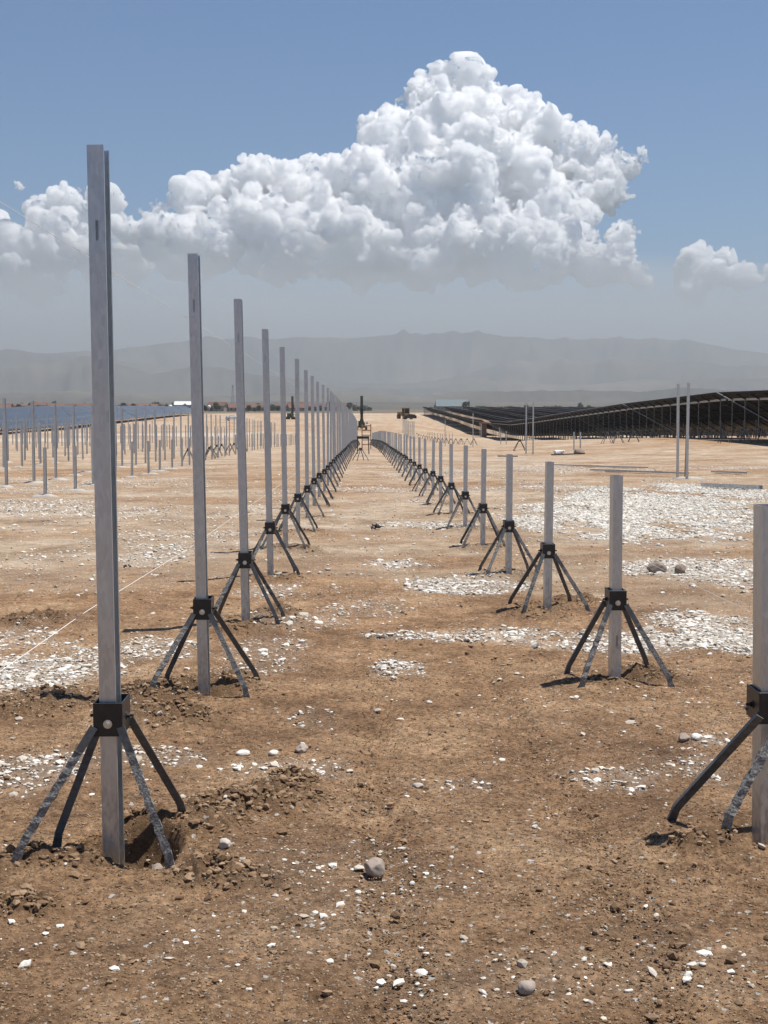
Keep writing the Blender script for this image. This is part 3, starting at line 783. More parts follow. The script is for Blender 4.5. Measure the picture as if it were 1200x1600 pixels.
field_row(-9.1, 36.3, 40, 2.95, M_FT, 2.3, ['tall thin post at the left edge', 'second tall thin post from the left edge', 'third tall thin post from the left edge', 'fourth tall thin post from the left edge'], 'thin tall post in the front field row behind the big left posts', 'tall posts of the left field', 7)
field_row(-7.0, 31.5, 42, 2.95, M_FS, 1.12, ['nearest short post of the left field', 'second short post of the left field', 'third short post of the left field'], 'thin short post in the front field row behind the big left posts', 'short posts of the left field', 8)
field_row(-13.1, 52, 30, 3.0, M_FM, 1.72, [f'{w} mid height post in the second row of the left field' for w in ORD[:6]], 'mid height post in the second row of the left field', 'middle posts of the left field', 4)
field_row(-15.4, 56, 28, 3.0, M_FM, 1.72, [], 'rear post in the second row of the left field', 'low posts of the left field', 3)
field_row(-21.3, 82, 22, 3.0, M_FT, 2.3, [], 'distant tall post in the third row of the left field', 'distant tall posts of the left field')
field_row(-23.5, 88, 20, 3.0, M_FM, 1.72, [], 'distant mid height post in the third row of the left field', 'distant short posts of the left field')
field_row(-29.5, 118, 14, 3.0, M_FT, 2.3, [], 'tall post in the last row before the left panels', 'posts before the left panels')
for i in range(9):
    o = bpy.data.objects.new('post_stand', M_FAR); C.objects.link(o)
    x, y = -9.0 + .1 * i * 0, 62 + i * 3.1; x += rnd.uniform(-.2, .2) + 1.6
    o.location = (x, y, float(ground_z(np.array([x]), np.array([y]))[0]) - .02); tag(o, 'small black stand standing empty among the thin posts of the left field', 'post stand', 'stands in the left field')

# right of the track
put_post(M_HI, 9.59, 42.9, -.02, 'left one of the pair of high posts beside the right gravel', 'high posts by the gravel', 2.85)
put_post(M_HI, 9.55, 41.5, .01, 'right one of the pair of high posts beside the right gravel', 'high posts by the gravel', 2.85)
pad(9.75, 41.9, .42, 'pale concrete footing between the pair of high posts', None)
put_post(M_HI, 9.0, 77.5, .0, 'left one of the far pair of high posts before the panels', 'far high posts', 2.85)
put_post(M_HI, 9.2, 76.0, .0, 'right one of the far pair of high posts before the panels', 'far high posts', 2.85)
put_post(M_TALL, 8.5, 108, .0, 'single tall post left of the red roofed shelter', None, 2.57)
put_post(M_FT, 7.5, 127, .0, 'single thin tall post farther left of the shelter', None, 2.3)
for i, (x, y) in enumerate(((11.85, 79), (12.05, 78), (11.6, 118), (11.85, 116))):
    put_post(M_FS, x, y, 0, ['left post of the low pair on the open ground before the panels', 'right post of the low pair on the open ground before the panels', 'left post of the low distant pair by the shelter', 'right post of the low distant pair by the shelter'][i], 'low pairs of posts', 1.12)
pad(11.95, 78.5, .5, 'concrete footing under the low pair of posts on the right', None)
field_row(7.3, 196, 18, 3.1, M_TALL, 2.57, [], 'far tall post of the short row right of the track', 'far posts right of the track')
field_row(9.7, 150, 10, 6.2, M_FS, 1.12, [], 'far low post of the second row right of the track', 'far low posts right of the track')
for i in range(16):
    o = bpy.data.objects.new('post_stand', M_FAR); C.objects.link(o)
    x, y = 9.7 - i * .05, 122 + i * 7; 
    o.location = (x, y, float(ground_z(np.array([x]), np.array([y]))[0]) - .02); o.rotation_euler = (0, 0, rnd.uniform(-.4, .4)); tag(o, 'distant black stand in the line right of the track', 'post stand', 'distant stands right of the track')
for (x, y, lab) in ((9.4, 84, 'empty black stand beside the far pair of high posts'),
                    (16.0, 92, 'empty black stand, left of the three before the panels'), (16.7, 92, 'empty black stand, middle of the three before the panels'), (17.9, 93, 'empty black stand, right of the three before the panels'),
                    (21.6, 84, 'left one of two empty stands under the near panel edge'), (22.8, 84, 'right one of two empty stands under the near panel edge')):
    o = bpy.data.objects.new('post_stand', M_FAR); C.objects.link(o)
    o.location = (x, y, float(ground_z(np.array([x]), np.array([y]))[0]) - .02); o.rotation_euler = (0, 0, rnd.uniform(-.5, .5)); o.scale = (1.25, 1.25, 1.2)
    tag(o, lab, 'post stand')

def lying(x0, y0, x1, y1, label, h=.06, w=.11, mat='galv', name='steel_channel'):
    b = MB(); L = math.hypot(x1 - x0, y1 - y0); t = .004
    b.box(0, L, -w / 2, w / 2, 0, t); b.box(0, L, -w / 2, -w / 2 + t, t, h); b.box(0, L, w / 2 - t, w / 2, t, h)
    b.box(0, L, -w / 2 + t, -w / 2 + .016, h - t, h); b.box(0, L, w / 2 - .016, w / 2 - t, h - t, h)
    o = b.build(name, M[mat])
    za = float(ground_z(np.array([x0]), np.array([y0]))[0]); zb = float(ground_z(np.array([x1]), np.array([y1]))[0])
    o.location = (x0, y0, za + .03); o.rotation_euler = (0, -math.atan2(zb - za, L), math.atan2(y1 - y0, x1 - x0))
    tag(o, label, 'steel channel', 'channels lying on the ground')
lying(8.75, 36.2, 9.75, 34.4, 'galvanised channel lying alone at the edge of the white gravel', .09, .12)
lying(7.9, 48.5, 10.4, 45.0, 'channel lying on the ground in front of the high posts', .05, .14)
lying(8.2, 47.4, 9.9, 46.6, 'shorter channel lying alongside the one before the high posts', .05, .14)
lying(7.6, 55.5, 10.2, 50.5, 'long channel lying behind the second short post from the right', .04, .14)
lying(11.6, 46.5, 12.1, 44.6, 'short channel lying right of the high posts', .05, .2)
lying(9.7, 72, 11.5, 73, 'dark channel lying right of the far pair of high posts', .05, .15, 'dark')
lying(6.9, 71, 7.7, 70, 'dark offcut lying behind the short posts', .05, .15, 'dark')
b = MB(); b.cyl((0, 0, 0), (.03, 0, 1.55), .014, n=8)
o = b.build('rebar_stake', M['rust']); o.location = (9.62, 42.0, float(ground_z(np.array([9.69]), np.array([42.0]))[0]) - .05); tag(o, 'rusty thin stake between the pair of high posts', 'stake')

# dark heap in the track
def heap(x, y, s, label, mat='dark', n=14):
    b = MB()
    for i in range(n):
        a = rnd.uniform(0, 6.28); r = rnd.uniform(0, s); p = Vector((math.cos(a) * r, math.sin(a) * r * .7, rnd.uniform(0, s * .35)))
        b.bar(p, p + Vector((rnd.uniform(-1, 1), rnd.uniform(-1, 1), rnd.uniform(-.2, .6))) * s * .5, s * .2, s * .16)
    o = b.build('scrap_heap', M[mat]); o.location = (x, y, float(ground_z(np.array([x]), np.array([y]))[0]) + .02); tag(o, label, 'scrap heap'); return o
heap(.23, 21.7, .11, 'small dark scrap heap lying in the middle of the track', 'dark')
heap(-2.55, 15.6, .06, 'small dark scrap piece on the pale soil left of the second post', 'dark', 7)
b = MB()
for i in range(3): b.cyl((i * .16, .1 * i, .12), (i * .16 + .2, .12, .2), .13, .06, 7)
o = b.build('white_sack', M['white']); o.location = (10.2, 74.5, float(ground_z(np.array([10.2]), np.array([74.5]))[0]) - .02); tag(o, 'white crumpled sack on the ground beyond the gravel', 'sack')

# lead strings
def string(pts, r, label):
    b = MB()
    for a, c in zip(pts[:-1], pts[1:]): b.cyl(a, c, r, n=6)
    o = b.build('guide_string', M['string']); tag(o, label, 'string', 'guide strings')
string([(-1.0, y, 2.22 - .0113 * y + .0009 * (y - 2) * 0) for y in (1.6, 5.05, 20, 60, 120)], .0009, 'thin white string stretched high along the tall posts')
string([(-1.02, 1.6, .88), (-1.01, 5.2, .86), (-1.0, 8.1, .80), (-1.0, 17, .68), (-1.0, 40, .42)], .0012, 'thin white string stretched low beside the tall posts')
string([(2.15, 3, .53), (2.2, 12, .42), (2.2, 40, .1)], .0009, 'faint string stretched low beyond the short posts')

# ------------------------------------------------------------------ solar tables
TL = 33.0
def table_parts():
    xh, zh, xl, zl = -.65, 3.1, 3.65, .78
    e = Vector((xl - xh, 0, zl - zh)).normalized(); nrm = Vector((-e.z, 0, e.x)); W = math.hypot(xl - xh, zl - zh)
    p = Vector((xh, 0, zh)); t = .035
    V = []
    for off in (0, t):
        for y in (0, TL):
            for s in (0, W):
                q = p + e * s + nrm * off; V.append((q.x, y, q.z))
    me = bpy.data.meshes.new('module_sheet')
    F = [(0, 1, 3, 2), (4, 6, 7, 5), (0, 4, 5, 1), (2, 3, 7, 6), (0, 2, 6, 4), (1, 5, 7, 3)]
    me.from_pydata(V, [], F)
    for m in (M['back'], M['face'], M['frame']): me.materials.append(m)
    me.polygons.foreach_set('material_index', [0, 1, 2, 2, 2, 2])
    uv = me.uv_layers.new(name='UVMap')
    for poly in me.polygons:
        for li in poly.loop_indices:
            v = me.vertices[me.loops[li].vertex_index].co
            uv.data[li].uv = (v.y, (Vector(v[:]) - p).dot(e))
    me.update()
    # purlins and rafters
    b = MB()
    q = p + e * .82 - nrm * .05; b.bar((q.x, 0, q.z - .04), (q.x, TL, q.z - .04), .07, .14)
    b.mi = 1
    for s in (.4, 1.6, 2.7, 3.7):
        q = p + e * s - nrm * .03; b.bar((q.x, 0, q.z), (q.x, TL, q.z), .05, .05)
    for k in range(11):
        y = 1.2 + k * 3.06; a = p + e * .15 - nrm * .1; c = p + e * (W - .15) - nrm * .1
        b.bar((a.x, y, a.z), (c.x, y, c.z), .06, .09)
    rails = mesh_from(b, 'rails', M['frame']); rails.materials.append(M['rubber']); rails.polygons.foreach_set('material_index', b.M)
    b = MB()
    for k in range(32):
        q = p - nrm * .004; y = k * 1.05 + .2
        b.box(q.x - .005, q.x + .01, y, y + .02, q.z - .03, q.z + .06)
    return me, rails
ME_SHEET, ME_RAILS = table_parts()
def table_leg(H): 
    b = MB(); b.box(-.02, .02, -.05, .05, -.4, H); return mesh_from(b, 'table_leg', M['table_steel'])
ME_LH, ME_LL = table_leg(2.72), table_leg(1.38)
def legs_all():
    b = MB()
    for k in range(11):
        y = 1.2 + k * 3.06; b.box(-.03, .03, y - .06, y + .06, -.4, 2.72); b.box(2.37, 2.43, y - .06, y + .06, -.4, 1.38)
    return mesh_from(b, 'table_legs', M['table_steel'])
ME_LEGS = legs_all()
def gz(x, y): return float(ground_z(np.array([x]), np.array([y]))[0])
def solar_table(x, y, label, group, legs=False):
    z0, z1 = gz(x + 1, y), gz(x + 1, y + TL)
    t = empty('solar_table', (x, y, z0)); t.rotation_euler = (math.atan2(z1 - z0, TL), 0, 0)
    tag(t, label, 'solar table', group)
    def part(nm, me, loc=(0, 0, 0)):
        o = bpy.data.objects.new(nm, me); C.objects.link(o); o.parent = t; o.location = loc; return o
    part('module_sheet', ME_SHEET); part('purlin_frame', ME_RAILS)
    if legs:
        for k in range(11):
            part('leg', ME_LH, (0, 1.2 + k * 3.06, 0)); part('leg', ME_LL, (2.4, 1.2 + k * 3.06, 0))
    else: part('support_frame', ME_LEGS)
    return t
names = ['nearest dark solar table at the right edge, seen from underneath', 'second nearest solar table of the right row, seen from underneath', 'third solar table along the right row, seen from underneath', 'fourth solar table along the right row, seen from underneath']
ys = [26.2 + 33.6 * k for k in range(7)] + [276 + 33.6 * k for k in range(8)]
for k, y in enumerate(ys):
    solar_table(24, y, names[k - 1] if 1 <= k <= 4 else ('solar table of the front right row before the gap' if k < 7 else f'{ORD[k - 7] if k > 7 else "first"} far solar table of the front right row beyond the red roofed gap'), 'solar tables of the front right row', 1 <= k <= 4)
for r in range(1, 5):
    for y in ys[1:7]:
        solar_table(24 + 8 * r, y, 'solar table in shade behind the legs of the front right row', 'solar tables behind the front right row')
for r in range(1, 9):
    for k in range(8):
        solar_table(24 + 8 * r, 276 + 33.6 * k, 'solar table in the ranks behind the front right row, its corner poking up', 'solar tables behind the front right row')
for r in range(0, 6):
    for k in range(8):
        solar_table(-60 - 8 * r, 226 + r * 3 + 33.6 * k, f'{ORD[k]} table along the front row of the bluish solar field on the left' if r == 0 else 'table in the rows behind the front of the left solar field', 'solar tables of the front left row' if r == 0 else 'solar tables behind the front left row')

# red roofed shelter at the gap
t = empty('shelter', (23.5, 262, gz(23.5, 262))); tag(t, 'small open shelter with flat red roof at the gap in the panels', 'shelter')
b = MB(); b.box(-1.6, 2.4, -1.6, 1.6, 2.45, 2.6); b.build('roof', M['red'], t)
for sx in (-1.4, 2.2):
    for sy in (-1.4, 1.4):
        b = MB(); b.box(sx - .07, sx + .07, sy - .07, sy + .07, -.3, 2.45); b.build('post', M['white'], t)
b = MB(); b.box(-1.3, -.2, 1.0, 1.06, 0, 2.4); b.build('wall_panel', M['plaster'], t)

# ------------------------------------------------------------------ machines
def rig(x, y, label, s=1.0, rz=0.0):
    t = empty('piling_rig', (x, y, gz(x, y) - .05), (0, 0, rz)); tag(t, label, 'piling rig', 'piling rigs')
    for sx in (-.85, .85):
        b = MB(); n = 16; pr = []
        for k in range(n):
            a = 2 * math.pi * k / n; pr.append((math.cos(a) * .35 + (1.1 if math.cos(a) > 0 else -1.1), math.sin(a) * .35 + .36))
        V = [(sx + o, p[0], p[1]) for o in (-.2, .2) for p in pr]
        b.add(V, [(k, (k + 1) % n, n + (k + 1) % n, n + k) for k in range(n)] + [tuple(range(n))[::-1], tuple(range(n, 2 * n))])
        b.build('crawler_track', M['rubber'], t)
    b = MB(); b.box(-.7, .7, -1.2, 1.3, .45, .85); b.box(-.65, .0, -.1, 1.2, .85, 1.7); b.box(.1, .6, .2, 1.2, .85, 1.45); b.build('engine_body', M['green'], t)
    b = MB(); b.box(-.2, .2, -1.65, -1.3, .3, 6.4); b.box(-.26, -.2, -1.7, -1.25, .3, 6.4); b.box(.2, .26, -1.7, -1.25, .3, 6.4); b.build('mast', M['green'], t)
    b = MB(); b.box(-.3, .3, -2.1, -1.7, 3.0, 4.1); b.box(-.18, .18, -2.0, -1.74, 2.5, 3.0); b.build('hammer', M['dark'], t)
    b = MB(); b.bar((-.5, -.9, .9), (-.1, -1.4, 2.6), .1, .1); b.bar((.5, -.9, .9), (.1, -1.4, 2.6), .1, .1); b.build('mast_strut', M['dark'], t)
    b = MB(); b.box(.75, 1.2, -.6, -.1, 1.1, 1.5); b.build('control_box', M['white'], t)
rig(.15, 268, 'piling rig with tall mast standing at the end of the track')
rig(-19.5, 395, 'piling rig with dark mast seen between the fifth and sixth tall posts', 1, .4)

def loader(x, y, label):
    t = empty('wheel_loader', (x, y, gz(x, y)), (0, 0, .5)); tag(t, label, 'wheel loader')
    b = MB(); b.box(-1.1, 1.1, .2, 2.9, 1.0, 2.1); b.box(-1.0, 1.0, -1.9, .2, .8, 1.5); b.build('body', M['yellow'], t)
    cab = MB(); cab.box(-.85, .85, -.9, .6, 1.5, 1.75); cab.box(-.9, .9, -1.0, .7, 3.1, 3.3)
    for sx in (-.8, .8):
        for sy in (-.85, .5): cab.box(sx - .06, sx + .06, sy - .06, sy + .06, 1.75, 3.1)
    c = cab.build('cab', M['yellow'], t)
    b = MB(); b.box(-.78, .78, -.8, .45, 1.75, 3.1); b.build('window', M['glass'], c)
    for sx in (-1.15, 1.15):
        for sy in (-1.4, 1.9):
            b = MB(); b.cyl((sx - .28, sy, .75), (sx + .28, sy, .75), .75, n=20); w = b.build('wheel', M['rubber'], t)
            b = MB(); b.cyl((sx - .3, sy, .75), (sx + .3, sy, .75), .35, n=14); b.build('rim', M['yellow'], w)
    for sx in (-.6, .6):
        b = MB(); b.bar((sx, -1.2, 1.5), (sx, -3.2, 1.1), .2, .3); b.build('lift_arm', M['yellow'], t)
    b = MB(); b.box(-1.4, 1.4, -4.1, -3.2, .25, .35); b.box(-1.4, 1.4, -3.3, -3.2, .35, 1.4); b.box(-1.4, -1.3, -4.0, -3.3, .35, 1.1); b.box(1.3, 1.4, -4.0, -3.3, .35, 1.1); b.build('bucket', M['dark'], t)
loader(13.0, 415, 'yellow wheel loader parked on the rise at the end of the site')

def car(x, y, rz, label):
    t = empty('parked_car', (x, y, gz(x, y)), (0, 0, rz)); tag(t, label, 'car')
    prof = [(-2.2, .35), (-2.25, .8), (-2.1, 1.0), (-1.6, 1.05), (-1.2, 1.5), (.3, 1.52), (1.0, 1.05), (2.0, .92), (2.25, .7), (2.2, .35)]
    n = len(prof); V = [(px, sy * (.85 if pz < 1.2 else .7), pz) for sy in (-1, 1) for px, pz in prof]
    F = [(k, (k + 1) % n, n + (k + 1) % n, n + k) for k in range(n)] + [tuple(range(n))[::-1], tuple(range(n, 2 * n))]
    mesh_obj('body', V, F, M['white'], t)
    for sy in (-1, 1):
        b = MB(); b.add([(-1.35, sy * .80, 1.1), (.75, sy * .80, 1.1), (.2, sy * .73, 1.44), (-1.1, sy * .73, 1.44)], [(0, 1, 2, 3)]); b.build('side_window', M['glass'], t)
        for px in (-1.35, 1.35):
            b = MB(); b.cyl((px, sy * .62, .33), (px, sy * .88, .33), .33, n=18); w = b.build('wheel', M['rubber'], t)
            b = MB(); b.cyl((px, sy * .7, .33), (px, sy * .89, .33), .18, n=12); b.build('rim', M['frame'], w)
car(-33.2, 372, .1, 'white car parked on the pale ground behind the third tall post')

# ladder-like frame between the rows
t = empty('timber_ladder', (.38, 98, gz(.38, 98)), (math.radians(-10), 0, 0)); tag(t, 'rusty brown ladder frame standing between the ends of the two rows', 'ladder')
for sx in (-.3, .3):
    b = MB(); b.box(sx - .035, sx + .035, -.03, .03, -.1, 1.75); b.build('rail', M['wood'], t)
for k in range(5):
    b = MB(); b.box(-.265, .265, -.02, .02, .28 + k * .33, .34 + k * .33); b.build('rung', M['wood'], t)
o = bpy.data.objects.new('post_stand', M_FAR); C.objects.link(o); o.location = (-.02, 64, gz(0, 64)); o.rotation_euler = (0, 0, .4)
tag(o, 'empty black stand standing in the middle of the track', 'post stand')
t = empty('trestle', (.12, 80, gz(.12, 80))); tag(t, 'dark low trestle in the track behind the empty stand', 'trestle')
b = MB(); b.box(-.35, .35, -.08, .08, .85, 1.0); b.build('beam', M['dark'], t)
for sx in (-.3, .3):
    b = MB(); b.bar((sx, -.05, .87), (sx * 1.1, -.3, -.05), .05, .05); b.bar((sx, .05, .87), (sx * 1.1, .3, -.05), .05, .05); b.build('leg', M['dark'], t)

# ------------------------------------------------------------------ village and trees on the plain
def tree_meshes():
    out = []
    for s in range(4):
        r = np.random.default_rng(50 + s); n = 900
        cl = r.normal(size=(14, 3)); cl = cl / np.linalg.norm(cl, axis=1)[:, None] * r.uniform(.2, 1, (14, 1)) * [1.9, 1.9, 1.6]
        c = cl[r.integers(0, 14, n)] + r.normal(0, .55, (n, 3)); c[:, 2] += 3.6
        e1 = r.normal(size=(n, 3)) * .28; e2 = r.normal(size=(n, 3)) * .28
        V = np.stack([c - e1, c + e2, c + e1, c - e2], 1).reshape(-1, 3)
        me = bpy.data.meshes.new('crown'); me.from_pydata(V.tolist(), [], (np.arange(n)[:, None] * 4 + np.arange(4)).tolist()); me.materials.append(M['leaf']); me.update()
        b = MB(); b.cyl((0, 0, -.3), (.1, 0, 3.6), .22, .1, 8); b.cyl((.05, 0, 2.2), (1.0, .4, 3.8), .09, .04, 6); b.cyl((.05, 0, 2.0), (-.9, -.3, 3.6), .09, .04, 6)
        out.append((me, mesh_from(b, 'trunk', M['bark'])))
    return out
TREES = tree_meshes()
def tree(x, y, s, label, group):
    c, tr = TREES[rnd.randrange(4)]
    o = empty('tree', (x, y, gz(x, y)), (0, 0, rnd.uniform(0, 6))); o.scale = (s, s, s * rnd.uniform(.85, 1.3)); tag(o, label, 'tree', group)
    for nm, me in (('crown', c), ('trunk', tr)):
        q = bpy.data.objects.new(nm, me); C.objects.link(q); q.parent = o
def at(px, y): return (px - 564) / 2218 * y
for i in range(120):
    y = rnd.uniform(800, 1500); px = rnd.uniform(-20, 555) if rnd.random() < .85 else rnd.uniform(680, 1000)
    tree(at(px, y), y, rnd.uniform(.5, 1.05) * (y / 1100), 'dusty green tree in the belt of trees across the far plain', 'trees on the far plain')

def treeline(x0, x1, y, n, label):
    x = rng.uniform(x0, x1, n); t = fbm(x / 14, x * 0 + y, 4, 7) * .5 + .5
    h = 1.2 + 4.6 * t; c = np.stack([x, y + rng.uniform(-12, 12, n), rng.uniform(0, 1, n) ** .7 * h + .4], 1)
    e1 = rng.normal(size=(n, 3)) * .8; e2 = rng.normal(size=(n, 3)) * .8
    V = np.stack([c - e1, c + e2, c + e1, c - e2], 1).reshape(-1, 3)
    o = big_mesh('treeline', V, np.arange(4 * n).reshape(-1, 4), M['leaf'], False); tag(o, label, 'treeline', None, 'stuff')
treeline(-400, 10, 1400, 9000, 'dark far-off belt of trees in front of the village strip')
treeline(70, 520, 1500, 7000, 'dark far-off belt of trees beyond the right panels')
def house(x, y, w, d, h, rz, label, group, roofmat='tile'):
    t = empty('house', (x, y, gz(x, y)), (0, 0, rz)); tag(t, label, 'house', group)
    b = MB(); b.box(-w / 2, w / 2, -d / 2, d / 2, -.5, h); wl_ = b.build('wall', M['plaster'], t)
    rh = w * .22
    V = [(-w / 2 - .4, -d / 2 - .4, h), (w / 2 + .4, -d / 2 - .4, h), (w / 2 + .4, d / 2 + .4, h), (-w / 2 - .4, d / 2 + .4, h), (-w / 2 - .4, 0, h + rh), (w / 2 + .4, 0, h + rh)]
    mesh_obj('roof', V, [(0, 1, 5, 4), (2, 3, 4, 5), (0, 4, 3), (1, 2, 5), (3, 2, 1, 0)], M[roofmat], t)
    for k in range(int(w // 3)):
        b = MB(); cx = -w / 2 + 1.6 + k * 3; b.box(cx - .5, cx + .5, -d / 2 - .03, -d / 2 + .02, h * .4, h * .4 + 1.3); b.build('window', M['glass'], t)
for i in range(46):
    y = rnd.uniform(1000, 1500); px = rnd.uniform(-10, 540)
    house(at(px, y), y, rnd.uniform(7, 15), rnd.uniform(7, 10), rnd.uniform(2.6, 4.5), rnd.uniform(-.5, .5), 'small red roofed house in the village strip on the horizon', 'houses on the horizon')
y = 1300; house(at(288, y), y, 15, 12, 5.5, 0, 'long white roofed shed on the horizon between the two nearest left posts', None, 'white')
y = 1200; house(at(705, y), y, 26, 20, 4, 0, 'long grey warehouse on the horizon above the far right panels', None, 'slate')
for (px, s) in ((268, 1.3), (328, 1.1)):
    y = 900; b = MB(); bm = bmesh.new(); bmesh.ops.create_uvsphere(bm, u_segments=20, v_segments=12, radius=s); 
    t = empty('water_tank', (at(px, y), y, gz(at(px, y), y))); tag(t, f'shining white ball-shaped tank {"left" if px < 300 else "right"} of the second tall post', 'water tank')
    me = bpy.data.meshes.new('tank'); bm.to_mesh(me); bm.free(); me.materials.append(M['white']); q = bpy.data.objects.new('tank', me); C.objects.link(q); q.parent = t; q.location = (0, 0, 3.2)
    b.cyl((0, 0, -.2), (0, 0, 2.2), .3, n=10); b.build('column', M['frame'], t)
def lattice(x, y, h, label):
    t = empty('lattice_mast', (x, y, gz(x, y))); tag(t, label, 'mast')
    for sx in (-1, 1):
        for sy in (-1, 1):
            b = MB(); b.bar((sx * 1.3, sy * 1.3, -.3), (sx * .35, sy * .35, h), .16, .16); b.build('leg', M['frame'], t)
    b = MB()
    for k in range(12):
        z0, z1 = h * k / 12, h * (k + 1) / 12; w0, w1 = 1.3 - .95 * k / 12, 1.3 - .95 * (k + 1) / 12
        b.bar((-w0, -w0, z0), (w1, -w1, z1), .09, .09); b.bar((w0, w0, z0), (-w1, w1, z1), .09, .09); b.bar((w1, -w1, z1), (-w1, -w1, z1), .08, .08)
    b.box(-.6, .6, -.6, .6, h - 1.5, h); b.build('bracing', M['frame'], t)
lattice(at(365, 1100), 1100, 20, 'slim lattice mast on the horizon beside the third tall post')
b = MB(); b.box(-3, 3, -3, 3, -.5, 7.5); b.box(-3.3, 3.3, -3.3, 3.3, 7.5, 8.2); o = b.build('silo_tower', M['tile']); o.location = (at(728, 1250), 1250, gz(at(728, 1250), 1250)); tag(o, 'small brown tower on the horizon above the far right panels', 'tower')

# ------------------------------------------------------------------ hills
def hill_mat():
    m, n, l, b = new_mat('bare_steppe_hills')
    tc = n.new('ShaderNodeTexCoord')
    z = N(n, 'ShaderNodeTexNoise', Scale=0.0006, Detail=9.0, Roughness=0.62); l.new(tc.outputs['Object'], z.inputs['Vector'])
    r = ramp(n, [(0.3, (0.035, 0.035, 0.03)), (0.5, (0.09, 0.078, 0.06)), (0.7, (0.19, 0.16, 0.12))]); l.new(z.outputs['Fac'], r.inputs[0])
    q = N(n, 'ShaderNodeAttribute', attribute_name='quarry')
    mx = N(n, 'ShaderNodeMix', data_type='RGBA'); l.new(q.outputs['Fac'], mx.inputs[0]); l.new(r.outputs[0], mx.inputs[6]); mx.inputs[7].default_value = (.75, .72, .66, 1)
    l.new(mx.outputs[2], b.inputs['Base Color']); b.inputs['Roughness'].default_value = 1; b.inputs['Specular IOR Level'].default_value = 0
    return m
def build_hills():
    az = np.radians(np.linspace(-62, 62, 900)); rr = np.geomspace(3600, 17000, 150)
    A, Rr = np.meshgrid(az, rr); ad = np.degrees(A)
    def px(d): return 564 + np.tan(A) * 2218
    P = px(0)
    def ridge(D, W, pts, seed, rough=.12):
        xs = [p[0] for p in pts]; ys = [(640 - p[1]) / 2218 * D for p in pts]
        H = np.interp(P, xs, ys) * (1 + rough * fbm(P / 90, P * 0 + seed, 5, seed))
        wig = D + W * .35 * fbm(P / 160, P * 0 + 5, 3, seed + 3)
        q = (Rr - wig) / W
        prof = np.where(q < 0, np.exp(-q * q * 1.2), np.exp(-q * q * .6))
        spur = 1 + .75 * fbm(P / 30, Rr / W * 1.1, 5, seed + 7, .6) * np.clip(-q, 0, 1)
        return H * prof * spur
    z = np.zeros_like(Rr)
    z = np.maximum(z, ridge(15200, 1700, [(-2500, 560), (-300, 556), (0, 560), (150, 556), (230, 545), (300, 533), (400, 530), (480, 528), (700, 526), (850, 533), (1000, 531), (1080, 536), (1150, 548), (1230, 560), (1400, 575), (3200, 560)], 3, .05))
    z = np.maximum(z, ridge(12500, 1300, [(-2500, 570), (-100, 545), (20, 547), (80, 553), (200, 566), (260, 575), (400, 600), (650, 600), (720, 585), (800, 566), (960, 566), (1100, 572), (1250, 575), (3200, 580)], 13, .13))
    z = np.maximum(z, ridge(9800, 900, [(-2500, 600), (-60, 588), (60, 575), (140, 566), (210, 578), (240, 584), (300, 568), (420, 590), (520, 605), (680, 604), (760, 592), (900, 600), (1100, 596), (1250, 590), (3200, 600)], 23, .17))
    z = np.maximum(z, ridge(6600, 600, [(-2500, 625), (0, 616), (120, 611), (200, 616), (330, 620), (480, 613), (560, 612), (650, 622), (720, 612), (850, 609), (1000, 613), (1060, 608), (1250, 612), (3200, 620)], 33, .07))
    z = np.maximum(z, ridge(4700, 420, [(-2500, 634), (0, 629), (200, 630), (400, 627), (600, 628), (800, 629), (1250, 626), (3200, 630)], 43, .05))
    z = z + 1 + fbm(P / 12, Rr / 200, 3, 55) * 6 * sstep(20, 120, z)
    z = z - 60 * sstep(4100, 3600, Rr)
    edge = sstep(55, 62, np.abs(ad)); z = z * (1 - edge) - 20 * edge
    z[-1] = -60; z[0] = -60
    V = np.stack([np.sin(A) * Rr, np.cos(A) * Rr, z], -1).reshape(-1, 3)
    qy = sstep(.05, .3, fbm(P / 14, Rr / 260, 3, 63)) * np.exp(-((P - 640) / 60) ** 2) * np.exp(-((Rr - 8800) / 380) ** 2)
    nc = len(az); nr = len(rr); i = np.arange(nr - 1)[:, None] * nc; j = np.arange(nc - 1)[None]
    F = np.stack([i + j, i + j + 1, i + nc + j + 1, i + nc + j], -1).reshape(-1, 4)[:, ::-1]
    o = big_mesh('hills', V, F, hill_mat(), True, dict(quarry=np.clip(qy * 1.4, 0, 1).ravel()))
    tag(o, 'ranges of bare hazy hills behind the plain', None, None, 'structure')
build_hills()

